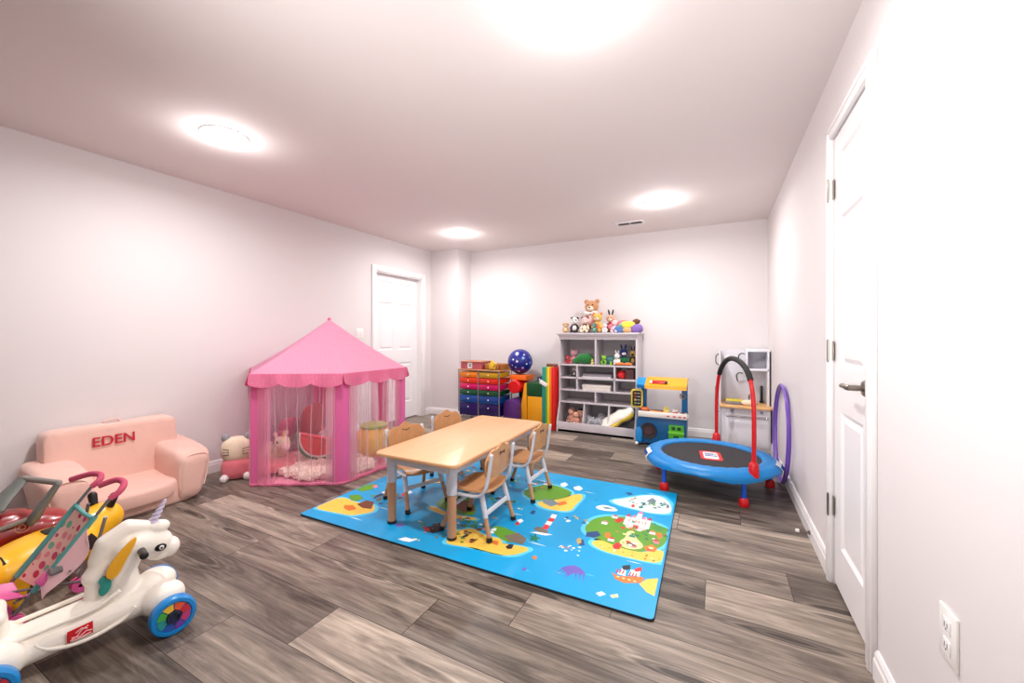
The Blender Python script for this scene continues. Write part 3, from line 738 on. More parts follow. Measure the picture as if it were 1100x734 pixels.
# ================================================================== chairs
def make_chair(name, label):
    t = thing(name, label, 'chair', group="children's chairs around the play table")
    # seat: curved plate, front edge rolled down
    g = G()
    def top(u, v, dz):
        x = -.135 + .285 * u; y = (v - .5) * .285
        k = abs(v - .5) * 2
        x += (-.02 * k ** 6 if u > .5 else .02 * k ** 6) * abs(u - .5) * 2
        zz = .252 + .014 * k ** 2 - .026 * max(0, u - .7) ** 2 / .09 - .006 * math.sin(PI * u) + dz
        return (x, y, zz)
    g.grid(lambda u, v: top(u, v, 0), 16, 14); g.out('seat', WOODC, t, solid=.012)
    # back plate, three-bump top edge, dark bow shapes paint a cut-out's shade
    n = 40; up = []
    for i in range(n + 1):
        u = -1 + 2 * i / n; y = u * .148
        zt = .497 + .018 * math.cos(u * PI * 1.0) * (1 if abs(u) < .55 else 1) - .028 * max(0, abs(u) - .72) ** 2 / .0784 * 1.3 + .008 * math.cos(u * PI * 3)
        up.append((y, zt))
    lo = [(.148 * math.cos(a), .352 - .0 + .018 * (1 - abs(math.cos(a)) ** 4) * -1) for a in [PI * i / 20 for i in range(21)]]
    outline = [(y, z_) for y, z_ in up][::-1] + [(-.142, .36)] + [(-.12 + .24 * i / 10, .335) for i in range(11)] + [(.142, .36)]
    g = G()
    def bx(y, z_): return -.142 - .10 * (z_ - .30) - .25 * (.0225 - y * y) * 0 + .9 * y * y
    t_ = bmesh.new()
    A = [t_.verts.new((0, y, z_)) for y, z_ in outline]; f = t_.faces.new(A)
    hole = [(.0, .006), (.012, .004), (.03, .014), (.034, .0), (.03, -.014), (.012, -.004), (0, -.006), (-.012, -.004), (-.03, -.014), (-.034, 0), (-.03, .014), (-.012, .004)]
    bmesh.ops.triangulate(t_, faces=[f])
    bmesh.ops.subdivide_edges(t_, edges=[e for e in t_.edges if e.calc_length() > .05], cuts=2)
    bmesh.ops.triangulate(t_, faces=list(t_.faces))
    g._add(t_, 0, None)
    for v in g.bm.verts: v.co.x = bx(v.co.y, v.co.z)
    bp = g.out('backrest', WOODC, t, solid=.012, smooth=50)
    g = G()
    for i_ in range(2):
        x0 = bx(0, .468) + (.0066 if i_ else -.0066)
        vs = [g.bm.verts.new((x0 + .0 , y, .465 + q)) for y, q in hole]; g.bm.faces.new(vs)
    g.out('cutout_shade', mat('cutout_shadow', rgb(90, 60, 44), .8), bp, smooth=0)  # flat dark faces on the uncut plate, shade of a hole put into colour
    # side frames
    for s in (-1, 1):
        y = s * .150
        g = G()
        g.tube(spline([(-.172, y * .93, .488), (-.164, y * .93, .44), (-.152, y * .95, .36), (-.137, y, .29), (-.105, y, .248), (-.05, y * .97, .232), (.04, y * .93, .228), (.12, y * .9, .226)], 5), [.006] + [.0125] * 34 + [.010], seg=10, flat=(.75, 1.15))
        fr = g.out('side_frame', GREYP, t)
        for bx_, bz_ in ((-.164, .455), (-.15, .375)):
            g = G(); g.cyl((bx_, y * .98, bz_), (bx_, y * 1.05, bz_), .006, seg=10); g.out('bolt', WOODT, fr)
        for sx in (-1, 1):
            a = Vector((sx * .085 - .015, s * .128, .238)); b = Vector((sx * .165, s * .152, .006)); mid = a.lerp(b, .5)
            g = G(); g.cyl(a, mid, .0165, .0145); lg = g.out('leg', GREYP, t)
            g = G(); g.cyl(a.lerp(b, .48), a.lerp(b, .95), .0125, .0135); g.out('leg_tube', TAN, lg)
            g = G(); d = (b - a).normalized(); g.cyl(a.lerp(b, .93), b + Vector((0, 0, -.006)), .0165, .0175); g.out('rubber_foot', BLACK, lg)
    g = G()
    for sx in (-1, 1):
        a = Vector((sx * .085 - .015, .128, .238)).lerp(Vector((sx * .165, .152, .006)), .42)
        g.box((a.x, 0, a.z), (.012, 2 * a.y, .026), .003, rot=Matrix.Rotation(R(-sx * 15), 4, 'Y'))
    g.box((0, 0, .232), (.22, .024, .012), .003)
    g.out('crossbar', GREYP, t)
    return t
ZM = .0134 + .002
c0 = make_chair('child_chair', 'small wooden chair with grey frame on the open mat side, nearer the camera'); c0.location = (-1.298, 2.06, ZM); c0.rotation_euler = (0, 0, R(181))
dup(c0, (-1.292, 2.655, ZM), R(179), 'small wooden chair with grey frame on the open mat side, farther from the camera')
dup(c0, (-1.885, 2.17, ZM), R(-20), 'small wooden-seat chair turned askew between the table and the pink tent, nearer the camera')
dup(c0, (-1.90, 2.71, ZM), R(-14), 'small wooden chair on the tent side of the table, the one nearer the rainbow drawers')

# ================================================================== toy shelf
SH = mat('pale_grey_shelf_paint', rgb(204, 198, 202), .45)
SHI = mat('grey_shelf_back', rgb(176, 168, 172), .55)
t = thing('toy_shelf', 'tall pale grey toy shelf with cubbies and bottom bins against the back wall', 'shelf', (-1.28, 4.66, 0))
x0, x1, D = -.455, .455, .36   # local: front y=0, back y=D
tk = .018
for s in (-1, 1):
    g = G(); pf = [(0, 1.185), (D, 1.185), (D, 0), (-.085, 0), (-.085, .12), (-.07, .16), (-.035, .25), (-.008, .34), (0, .40)]
    g.prism(pf, tk, basis((0, 1, 0), (0, 0, 1), (1, 0, 0), (s * .465 - tk / 2, 0, 0)), bev=.002); g.out('side_panel', SH, t, smooth=30)
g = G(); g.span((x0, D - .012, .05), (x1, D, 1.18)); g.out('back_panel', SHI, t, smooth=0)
g = G(); g.span((-.495, -.03, 1.185), (.495, D + .02, 1.207), .004); g.span((-.482, -.015, 1.168), (.482, D, 1.186), .003); g.out('top', SH, t)
LV = [.822, .662, .512, .362]
for zz in LV:
    g = G(); g.span((x0, 0, zz - tk), (x1, D - .012, zz), .001); g.out('shelf', SH, t, smooth=0)
g = G(); g.span((x0, .002, 1.125), (x1, .016, 1.17), .001); g.out('top_rail', SH, t, smooth=0)
def divid(x, a, b, dy=0):
    g = G(); g.span((x - tk / 2, .0 + dy, a), (x + tk / 2, D - .012, b - tk), .001); return g.out('divider', SH, t, smooth=0)
divid(-.01, LV[0], 1.17 + tk); divid(-.24, LV[2], LV[0]); divid(.215, LV[2], LV[0]); divid(-.01, LV[3], LV[2])
g = G(); g.span((-.231, .0, .662 - .0), (.206, D - .012, .664)); g.out('inner_shelf', SH, t, smooth=0)
for x in (-.155, .145):
    g = G(); pf = [(.0, .344), (D - .012, .344), (D - .012, .02), (-.066, .02), (-.066, .125), (-.05, .17), (-.02, .25)]
    g.prism(pf, .012, basis((0, 1, 0), (0, 0, 1), (1, 0, 0), (x, 0, 0)), bev=.001); g.out('bin_divider', SH, t, smooth=30)
g = G(); g.span((x0, -.083, .0), (x1, -.068, .122), .002); g.span((x0, -.083, .0), (x1, D - .012, .03)); g.out('bin_front', SH, t)

# ================================================================== plush helper
EYE = mat('glossy_black_eye', rgb(12, 10, 12), .15)
def plushmat(name, c, b=90): return mat('plush_' + name, rgb(*c), .95, sheen=.35, bump=(b, .6, .004), var=.10, varscale=20)
def plush(name, label, loc, rz, s, col, belly=None, limb=None, earc=None, ear='round', muz=None, face=None, group=None, lie=False, patch=None, bow=None, cat='plush toy'):
    """seated soft toy, local +x is forward; s = height in metres"""
    loc = (loc[0], loc[1], loc[2] + .012 * s)
    t = thing(name, label, cat, loc, rz, group)
    g = G()
    g.ball((0, 0, .24 * s), (.17 * s, .19 * s, .25 * s)); g.ball((0, 0, .42 * s), (.12 * s, .14 * s, .12 * s))
    body = g.out('body', col, t, fuse=(s * .03, 4), disp=(1, .012 * s, 14 / s))
    for q in (-1, 1):
        g = G(); g.cap((.06 * s, q * .12 * s, .09 * s), (.26 * s, q * .16 * s, .085 * s), .085 * s, .08 * s); g.ball((.30 * s, q * .16 * s, .10 * s), (.05 * s, .08 * s, .095 * s))
        g.out('leg', limb or col, t, fuse=(s * .03, 3))
        g = G(); g.cap((.0, q * .14 * s, .42 * s), (.12 * s, q * .22 * s, .24 * s), .06 * s, .065 * s); g.out('arm', limb or col, t, fuse=(s * .025, 3))
    g = G(); g.ball((.03 * s, 0, .68 * s), (.19 * s, .21 * s, .19 * s), e=.95); hd = g.out('head', face or col, t, disp=(2, .012 * s, 14 / s))
    g = G(); g.ball((.19 * s, 0, .62 * s), (.085 * s, .10 * s, .075 * s)); g.out('muzzle', muz or col, hd)
    g = G(); g.ball((.272 * s, 0, .65 * s), (.02 * s, .032 * s, .022 * s)); g.out('nose', EYE, hd)
    for q in (-1, 1):
        if patch:
            g = G(); g.ball((.178 * s, q * .085 * s, .72 * s), (.035 * s, .05 * s, .055 * s)); g.out('eye_patch', patch, hd)
        g = G(); g.ball((.205 * s, q * .075 * s, .73 * s), .022 * s); g.out('eye', EYE, hd)
        g = G()
        if ear == 'round': g.ball((.02 * s, q * .165 * s, .84 * s), (.035 * s, .075 * s, .075 * s))
        elif ear == 'long': g.ball((.0, q * .09 * s, .98 * s), (.03 * s, .045 * s, .17 * s), rot=Matrix.Rotation(-q * .25, 4, 'X'))
        else: g.ball((.03 * s, q * .21 * s, .68 * s), (.06 * s, .035 * s, .12 * s), rot=Matrix.Rotation(-q * .25, 4, 'X'))
        g.out('ear', earc or col, hd)
    if belly:
        g = G(); g.ball((.09 * s, 0, .26 * s), (.11 * s, .13 * s, .17 * s)); g.out('belly', belly, t)
    if bow:
        g = G()
        for q in (-1, 1): g.ball((.15 * s, q * .10 * s, .48 * s), (.05 * s, .11 * s, .07 * s), rot=Matrix.Rotation(q * .3, 4, 'X'))
        g.ball((.19 * s, 0, .48 * s), .04 * s); g.out('bow', bow, t)
    return t
def cushion(name, label, loc, rz, size, m, tilt=0.0, e=.55, cat='cushion', disp=None, roll=0.0):
    t = bpy.data.objects
    g = G(); g.ball((0, 0, 0), (size[0] / 2, size[1] / 2, size[2] / 2), e=e, seg=36, rings=20)
    o = g.out(name, m, disp=disp or (3, .006, 9)); tag(o, label, cat); o.location = loc; o.rotation_euler = (roll, tilt, rz); return o

FR = R(-90)  # facing the camera side of the room (-Y)
P_TAN = plushmat('tan', (190, 138, 96)); P_CREAM = plushmat('cream', (238, 222, 196)); P_WHITE = plushmat('white', (232, 228, 226)); P_BLACK = plushmat('black', (26, 26, 32))
P_PINK = plushmat('pink', (226, 130, 150)); P_LPINK = plushmat('light_pink', (240, 196, 198)); P_BROWN = plushmat('brown', (110, 66, 44)); P_YEL = plushmat('yellow', (226, 180, 90)); P_TEAL = plushmat('teal', (70, 120, 118))
P_RED = plushmat('red', (190, 34, 40)); P_GREEN = plushmat('green', (24, 110, 44)); P_LIME = plushmat('lime', (140, 200, 40)); P_NAVY = plushmat('navy', (22, 40, 110)); P_ORANGE = plushmat('orange', (232, 120, 50)); P_PURP = plushmat('purple', (124, 96, 168))
P_GOLD = plushmat('gold_tan', (204, 160, 106)); P_MAUVE = plushmat('dusky_mauve', (150, 104, 112)); P_GREY = plushmat('grey', (150, 150, 156)); P_MINT = plushmat('mint', (116, 176, 150)); P_BLUE = plushmat('blue', (74, 110, 170))
ZT = 1.208
GP = 'plush toys along the top of the shelf'
plush('teddy_bear', 'big tan teddy bear with white bow, tallest toy on top of the shelf', (-1.40, 4.90, ZT + .045), FR, .41, P_TAN, P_LPINK, muz=P_CREAM, bow=P_WHITE, group=GP)
cushion('grey_plush_pillow', 'pale grey soft cushion behind the panda at the far left of the shelf top', (-1.62, 4.93, ZT + .06), R(6), (.26, .1, .12), plushmat('pale_grey', (196, 184, 180)))
cushion('rose_plush_pillow', 'flat dusky rose cushion lying under the seated tan teddy bear', (-1.40, 4.88, ZT + .024), 0, (.24, .22, .046), P_MAUVE, e=.5)
plush('plush_puppy', 'small golden tan plush puppy at the left end of the shelf top', (-1.70, 4.76, ZT), FR + .3, .15, P_GOLD, P_CREAM, muz=P_CREAM, ear='flop', earc=P_BROWN, group=GP)
plush('plush_panda', 'black and white plush panda on the shelf top left of the teddy bear', (-1.575, 4.75, ZT), FR + .15, .215, P_BLACK, P_WHITE, face=P_WHITE, muz=P_WHITE, patch=P_BLACK, earc=P_BLACK, group=GP)
plush('plush_monkey', 'brown and cream plush monkey sitting just below the teddy bear', (-1.435, 4.725, ZT), FR, .215, P_BROWN, P_CREAM, limb=P_CREAM, face=P_LPINK, muz=P_CREAM, group=GP)
plush('plush_lion', 'orange yellow plush lion leaning right of the teddy bear', (-1.30, 4.80, ZT + .0), FR, .27, P_YEL, P_ORANGE, face=P_YEL, muz=P_CREAM, earc=P_ORANGE, group=GP)
plush('plush_elephant', 'small teal green plush elephant at the shelf front, below the orange lion', (-1.31, 4.69, ZT), FR, .13, P_TEAL, P_MINT, ear='flop', muz=P_MINT, group=GP)
plush('plush_deer', 'dark red and peach plush deer with upright ears in the middle of the shelf top', (-1.155, 4.87, ZT), FR, .25, P_RED, P_PINK, face=plushmat('peach', (222, 160, 130)), muz=P_CREAM, ear='long', earc=P_BLACK, limb=P_BROWN, group=GP)
plush('plush_bunny', 'pale pink and white plush bunny leaning between the deer and rainbow cushion', (-1.075, 4.745, ZT), FR - .2, .17, P_LPINK, P_WHITE, ear='flop', earc=P_PINK, group=GP)
plush('plush_lamb', 'small white and pink plush lamb at the shelf front below the red deer', (-1.185, 4.70, ZT), FR + .2, .12, P_WHITE, P_LPINK, ear='flop', earc=P_PINK, group=GP)
t = thing('rainbow_plush', 'rainbow striped plush arch cushion at the right end of the shelf top', 'plush toy', (-.93, 4.76, ZT), 0, GP)
for i, (m_, nm) in enumerate(((P_BLUE, 0), (P_MINT, 0), (plushmat('lemon', (232, 222, 70)), 0), (P_ORANGE, 0), (P_PURP, 0))):
    pass
for i, (m_, a, b) in enumerate(((P_BLUE, -.10, .035), (plushmat('lemon', (232, 222, 70)), 0, .09), (P_PURP, .10, .045))):
    g = G(); g.ball((a, 0, b), ((.075, .085, .075)[i], .06, (.05, .045, .055)[i]), e=.8); g.out('stripe', m_, t)
g = G(); g.ball((-.07, .0, .085), (.05, .058, .03), rot=Matrix.Rotation(-.6, 4, 'Y')); g.out('stripe', P_MINT, t)
g = G(); g.ball((.0, -.045, .03), (.05, .035, .035)); g.out('stripe', P_GOLD, t)
cushion('plush_heart', 'rose pink plush cushion behind the rainbow toy on the shelf top', (-1.0, 4.87, ZT + .075), .2, (.2, .09, .15), plushmat('rose', (214, 110, 126)), e=.8)
plush('plush_puppy', 'dark brown plush puppy behind the right end of the rainbow toy', (-.85, 4.88, ZT), FR - .4, .19, P_BROWN, P_GOLD, ear='flop', earc=P_BLACK, group=GP)

# ---- toys inside the shelf (world heights: shelf levels)
Z1, Z2, Z3, Z4, Z5 = .8225, .6625, .5125, .3625, .031
plush('plush_pig', 'pink plush pig in the upper left compartment of the shelf', (-1.60, 4.80, Z1), FR + .2, .19, P_PINK, P_LPINK, face=P_LPINK, earc=P_PINK)
plush('plush_monster', 'red plush monster beside the pink pig in the upper left compartment', (-1.655, 4.72, Z1), FR, .11, P_RED, muz=P_ORANGE)
g = G(); g.ball((0, 0, .065), (.115, .08, .065), e=.9); g.ball((-.10, -.01, .04), (.06, .05, .04)); g.ball((.02, .0, .10), (.07, .06, .035)); o = g.out('plush_turtle', P_GREEN, fuse=(.008, 3)); tag(o, 'dark green plush turtle in the upper left compartment of the shelf', 'plush toy', loc=(-1.45, 4.77, Z1))
plush('toy_giraffe', 'tiny yellow toy giraffe at the right end of the upper left compartment', (-1.335, 4.69, Z1), FR, .07, plushmat('pale_yellow', (220, 200, 120)), ear='long')
plush('plush_frog', 'lime green plush frog in the upper right compartment of the shelf', (-1.205, 4.72, Z1), FR + .2, .125, P_LIME, P_GREEN)
g = G(); g.ball((0, 0, .055), (.09, .07, .055)); g.ball((.06, 0, .08), (.05, .05, .04)); o = g.out('plush_whale', P_TEAL, fuse=(.008, 3)); tag(o, 'blue green plush whale behind the lime frog on the top shelf level', 'plush toy', loc=(-1.14, 4.83, Z1))
plush('plush_rabbit', 'white plush rabbit standing in the upper right compartment', (-1.05, 4.74, Z1), FR, .155, P_WHITE, ear='long')
plush('plush_crocodile', 'small lime plush beside the white rabbit on the shelf front', (-1.11, 4.68, Z1), FR, .05, P_LIME)
t = plush('plush_penguin', 'navy blue plush penguin, tallest toy in the upper right compartment', (-.985, 4.79, Z1), FR + .3, .27, P_NAVY, P_GREEN, limb=P_GREEN, face=P_NAVY, muz=P_WHITE, ear='long', earc=P_NAVY)
t.scale = (.9, .9, .8)
plush('plush_bee', 'black and yellow plush bee at the right end of the upper right compartment', (-.885, 4.84, Z1), FR, .23, P_BLACK, P_YEL, face=P_YEL, ear='long', earc=P_BLACK).scale = (.7, .7, .85)
for i, (x, lb) in enumerate(((-1.0, 'orange plush fish lying on the shelf front under the navy penguin'), (-.91, 'orange plush starfish hanging over the right shelf edge'))):
    g = G(); g.ball((0, 0, .02), (.045, .03, .018)); g.ball((-.045, 0, .02), (.02, .028, .012)); g.ball((.02, .02, .02), (.02, .02, .012)); o = g.out('plush_fish' if i == 0 else 'plush_starfish', P_ORANGE, fuse=(.005, 2)); tag(o, lb, 'plush toy', loc=(x, 4.69, Z1))
plush('plush_raccoon', 'black and white plush raccoon in the left cubby under the pink pig', (-1.59, 4.78, Z2), FR, .12, P_BLACK, P_WHITE, face=P_WHITE, patch=P_BLACK)
for i in range(4):
    g = G(); w_ = .36 - .02 * (i % 2); g.span((-w_ / 2, 0, 0), (w_ / 2, .22, .011), .001); bk = g.out('picture_book', mat('book_%d' % i, rgb(*((206, 200, 206), (150, 146, 152), (176, 170, 178), (120, 116, 124))[i]), .5))
    tag(bk, ['pale board book at the bottom of the flat pile in the middle cubby', 'dark grey book second from the bottom of the middle cubby pile', 'light grey book third up in the middle cubby pile', 'dark grey book on top of the flat pile in the middle cubby'][i], 'book', 'books lying in the middle cubby', loc=(-1.29 + .006 * (i % 2), 4.70 + .01 * i, .6645 + .0116 * i))
g = G(); g.ball((0, 0, .05), .05); o = g.out('toy_apple', mat('toy_red', rgb(214, 24, 30), .35)); g = G(); g.cyl((0, 0, .095), (.006, 0, .115), .004); g.out('stem', P_GREEN, o); tag(o, 'shiny red toy apple in the right cubby of the shelf', 'toy', loc=(-1.0, 4.74, Z2))
g = G(); g.span((-.05, -.06, 0), (.05, .06, .11), .008); o = g.out('storage_box', mat('maroon_box', rgb(96, 56, 56), .6)); g = G(); g.span((-.052, -.062, .095), (.052, .062, .117), .004); g.out('lid', mat('maroon_lid', rgb(116, 70, 66), .6), o); tag(o, 'small maroon box beside the red apple in the right cubby', 'box', loc=(-.905, 4.78, Z2))
g = G(); g.span((-.17, 0, 0), (.17, .2, .06), .004); o = g.out('game_box', mat('cream_box', rgb(226, 218, 208), .5)); g = G(); g.span((-.172, -.002, .035), (.172, .202, .066), .003); g.out('lid', mat('cream_box_lid', rgb(232, 226, 218), .5), o); tag(o, 'flat cream game box in the middle cubby below the books', 'box', loc=(-1.29, 4.69, Z3))
# bins
for i, (x, y, sc, hair, lb) in enumerate(((-1.60, 4.70, .19, P_BROWN, 'rag doll with short brown hair at the left of the left bin'), (-1.50, 4.77, .26, P_BLACK, 'rag doll with dark hair standing highest in the left bin'), (-1.53, 4.655, .15, P_TAN, 'peach bodied rag doll lying at the front of the left bin'))):
    t = plush('rag_doll', lb, (x, y, Z5 + .07 * (i != 1)), FR + .3 * (i - 1), sc, plushmat('skin_peach', (214, 160, 140)), face=plushmat('skin_peach', (214, 160, 140)), group='rag dolls in the left bin', cat='doll', earc=hair, ear='flop')
    g = G(); g.ball((-.02 * sc, 0, .74 * sc), (.2 * sc, .23 * sc, .18 * sc)); g.out('hair', hair, t)
g = G(); g.ball((0, 0, .075), (.13, .13, .075), e=.7); g.ball((.05, .04, .14), (.07, .07, .05)); g.ball((-.05, -.04, .12), (.06, .06, .04))
o = g.out('fleece_blanket', P_GREY, fuse=(.01, 3), disp=(5, .03, 14)); tag(o, 'crumpled grey fleece blanket in the middle bin of the shelf', 'blanket', loc=(-1.29, 4.75, Z5))
t = thing('bin_cushion', 'white cushion with yellow edge sticking out of the right bottom bin', 'cushion', (-1.04, 4.655, .20))
Mx = Matrix.Rotation(R(-33), 4, 'Y') @ Matrix.Rotation(R(38), 4, 'X')
g = G(); g.ball((0, 0, .005), (.215, .085, .042), e=.7, seg=40, rings=18, rot=Mx); g.out('cover', mat('white_satin', rgb(240, 236, 224), .5, sheen=.3), t, disp=(4, .02, 6))
g = G(); g.ball((0, -.006, -.012), (.22, .09, .036), e=.7, seg=40, rings=18, rot=Mx); g.out('underside', mat('yellow_satin', rgb(214, 186, 60), .5, sheen=.3), t, disp=(4, .02, 6))

# ================================================================== rainbow drawer cart
t = thing('drawer_cart', 'metal frame rolling cart with two columns of rainbow plastic drawers', 'drawer cart', (-3.07, 4.38, 0))
CW, CD = .62, .34
cols6 = [(232, 132, 12), (226, 56, 16), (210, 14, 100), (0, 86, 50), (0, 74, 150), (24, 10, 92)]
alt = [(196, 150, 10), (214, 44, 14), (200, 12, 94), (0, 76, 42), (0, 66, 142), (20, 8, 80)]
hs = [.078, .078, .078, .072, .105, .165]
for c in range(2):
    zt = .70
    for r_ in range(6):
        h_ = hs[r_]; xa = .018 + c * (CW / 2 - .004); xb = xa + CW / 2 - .032
        cc = (cols6, alt)[c][r_]; dm = mat('drawer_%d_%d' % (c, r_), rgb(*cc), .25, coat=.3)
        g = G(); g.span((xa, .006, zt - h_ + .006), (xb, CD - .01, zt - .004), .006); g.span((xa - .004, -.004, zt - h_ + .003), (xb + .004, .01, zt - .003), .003)
        g.span((xa + .012, -.007, zt - h_ + .012), (xb - .012, -.003, zt - .016), .003)
        dr = g.out('drawer', dm, t, label='plastic drawer')
        g = G(); zk = zt - min(h_ * .5, .05); xm = (xa + xb) / 2; g.M = basis((1, 0, 0), (0, 0, 1), (0, -1, 0), (xm, -.006, zk)); g.lathe([(0, .014), (.008, .012), (.0095, .006), (.006, 0)], seg=14); g.out('knob', PLATE, dr)
        zt -= h_
g = G()
for x in (0, CW / 2 - .001, CW):
    for y in (-.002, CD): 
        g.cyl((x, y, .06), (x, y, .715), .008, seg=10)
for z_ in (.715, .118):
    for y in (-.002, CD): g.cyl((0, y, z_), (CW, y, z_), .006, seg=8)
    for x in (0, CW / 2, CW): g.cyl((x, -.002, z_), (x, CD, z_), .006, seg=8)
for z_ in (.62, .54, .465, .385, .28): g.cyl((0, -.002, z_), (0, CD, z_), .003, seg=6); g.cyl((CW, -.002, z_), (CW, CD, z_), .003, seg=6)
g.out('frame', CHROME, t)
for x in (0, CW):
    for y in (-.002, CD):
        g = G(); g.cyl((x - .012, y, .028), (x + .012, y, .028), .028, seg=16); g.span((x - .016, y - .01, .03), (x + .016, y + .01, .062), .003); g.out('caster', BLACK, t)
g = G(); g.span((-.01, -.012, .718), (CW + .01, CD + .01, .73), .003); g.out('top_board', WOODC, t)
t = thing('toy_chest', 'small pink toy chest with white window frame on the drawer cart', 'toy box', (-2.88, 4.40, .7305))
g = G(); g.span((-.17, 0, 0), (.15, .25, .09), .004); g.out('box', mat('dusty_pink', rgb(190, 92, 104), .6), t)
g = G(); g.span((-.18, -.01, .09), (.16, .26, .102), .003); g.out('lid', mat('brown_lid', rgb(176, 116, 84), .6), t)
g = G()
for a, b in (((-.06, -.008, .01), (-.048, .0, .085)), ((-.0, -.008, .01), (.012, 0, .085)), ((-.06, -.008, .01), (.012, 0, .022)), ((-.06, -.008, .073), (.012, 0, .085)), ((-.048, -.005, .02), (0, 0, .075))): g.span(a, b, .001)
g.out('window_frame', PLATE, t, smooth=0)
g = G(); 
for xx in (-.038, -.020): 
    for zz in (.032, .052): g.span((xx, -.007, zz), (xx + .014, -.004, zz + .014))
g.out('window_pane', DARK, t, smooth=0)
t = thing('wooden_tray', 'shallow brown wooden tray lying behind the star on the drawer cart', 'tray', (-2.60, 4.52, .7305))
g = G(); g.span((-.10, -.1, 0), (.14, .15, .01), .002); g.span((-.10, -.1, 0), (.14, -.085, .07), .002); g.span((-.10, .135, 0), (.14, .15, .07), .002); g.span((-.10, -.1, 0), (-.085, .15, .07), .002); g.span((.125, -.1, 0), (.14, .15, .07), .002); g.out('body', mat('tray_wood', rgb(176, 110, 50), .5), t)
g = G()
pts = [((.075 if i % 2 == 0 else .042) * math.sin(PI * i / 5), (.075 if i % 2 == 0 else .042) * math.cos(PI * i / 5) + .062) for i in range(10)]
g.prism(chaikin(pts, 2), .04, basis((1, 0, 0), (0, 0, 1), (0, -1, 0), (0, .02, 0)), bev=.012); o = g.out('plush_star', plushmat('sun_yellow', (240, 196, 50))); tag(o, 'yellow plush star standing at the front corner of the drawer cart', 'plush toy', loc=(-2.56, 4.395, .7305))

# ================================================================== foam blocks, ball, mat
def foam(n, c): return mat('foam_' + n, rgb(*c), .42, bump=(30, .1, .002))
FY = 4.58
g = G(); pl = [(-.10, 0), (.10, 0)] + [(.10 * math.cos(PI * i / 16), .26 + .10 * math.sin(PI * i / 16)) for i in range(17)]
g.prism(pl, .26, basis((1, 0, 0), (0, 0, 1), (0, -1, 0), (0, .26, 0)), bev=.008); o = g.out('foam_block', foam('purple', (78, 36, 112))); tag(o, 'purple round-topped foam block beside the drawer cart', 'foam block', 'soft play foam blocks', loc=(-2.338, 4.46, .001))
g = G(); g.span((-.13, -.08, 0), (.13, .08, .42), .01); o = g.out('foam_block', foam('black_teal', (20, 36, 44))); tag(o, 'dark foam block behind the purple and red blocks', 'foam block', 'soft play foam blocks', loc=(-2.30, 4.97, .001))
g = G(); g.M = basis((1, 0, 0), (0, 0, 1), (0, -1, 0), (0, 0, 0)); g.lathe([(0, .16), (.076, .16), (.085, .15), (.085, -.15), (.076, -.16), (0, -.16)], seg=40); o = g.out('foam_cylinder', foam('red', (222, 20, 22))); tag(o, 'red foam cylinder with its round end facing out, above the purple block', 'foam block', 'soft play foam blocks', loc=(-2.335, 4.72, .507))
g = G(); g.prism([(-.03, 0), (.095, 0), (.095, .56), (.06, .56)], .28, basis((1, 0, 0), (0, 0, 1), (0, -1, 0), (0, .28, 0)), bev=.006)
for v in g.bm.verts: pass
o = g.out('foam_wedge', foam('yellow', (226, 154, 10))); tag(o, 'tall tapering yellow foam wedge between the red cylinder and the green block', 'foam block', 'soft play foam blocks', loc=(-2.255, 4.58, .001))
g = G(); g.span((-.105, 0, 0), (.105, .3, .40), .008); o = g.out('foam_block', foam('yellow', (226, 154, 10))); tag(o, 'square yellow foam block under the green block', 'foam block', 'soft play foam blocks', loc=(-2.045, 4.58, .001))
g = G(); g.span((-.115, 0, 0), (.11, .3, .17), .008); o = g.out('foam_block', foam('green', (0, 76, 34))); tag(o, 'dark green foam block stacked on the square yellow block', 'foam block', 'soft play foam blocks', loc=(-2.045, 4.58, .402))
g = G(); g.span((-.12, 0, 0), (.12, .12, .62), .008); o = g.out('foam_block', foam('slate_teal', (44, 84, 104))); tag(o, 'slate blue foam slab standing behind the green block', 'foam block', 'soft play foam blocks', loc=(-2.035, 4.90, .001))
g = G(); g.prism([(-.10, 0), (.14, 0), (.14, .06), (-.10, .0601)], .26, basis((1, 0, 0), (0, 0, 1), (0, -1, 0), (0, .26, 0)), bev=.006); o = g.out('foam_wedge', foam('orange', (240, 110, 24))); tag(o, 'orange foam block lying under the blue ball', 'foam block', 'soft play foam blocks', loc=(-2.33, 4.62, .594)); o.location.z = .5935
# ball with star print
BR = .168; BC = Vector((-2.36, 4.80, .656 + BR))
g = G(); g.ball((0, 0, 0), BR, seg=48, rings=28); ball = g.out('play_ball', mat('royal_blue_ball', rgb(8, 24, 130), .3, coat=.3)); tag(ball, 'large royal blue ball printed with white stars on the foam blocks', 'ball', loc=BC)
g = G(); rb = random.Random(5)
def star_on(d, s, rot, mi):
    d = Vector(d).normalized(); F = frame((0, 0, 0), d)
    c = g.bm.verts.new(d * (BR + .0012)); ring = []
    for i in range(10):
        a = rot + PI * i / 5; q = s if i % 2 == 0 else s * .5
        p = F @ Vector((math.cos(a) * q, math.sin(a) * q, BR)); ring.append(g.bm.verts.new(p.normalized() * (BR + .0012)))
    for i in range(10): g.bm.faces.new((c, ring[i], ring[(i + 1) % 10])).material_index = mi
vd = Vector((2.36, -4.8, .4)).normalized(); FV = frame((0, 0, 0), vd)
for (a, b, s, mi) in ((-.25, .62, .032, 0), (.30, .52, .016, 0), (.22, .25, .026, 1), (-.55, .15, .018, 0), (-.25, 0, .02, 0), (.5, .0 - .2, .016, 0), (.2, -.5, .022, 2), (-.35, -.45, .014, 0), (-.62, -.3, .012, 0), (.72, .3, .014, 1), (.75, -.1, .018, 1), (-.1, -.78, .02, 2)):
    d = FV @ Vector((a, b, math.sqrt(max(0, 1 - a * a - b * b)))); star_on(d, s, rb.uniform(0, 1), mi)
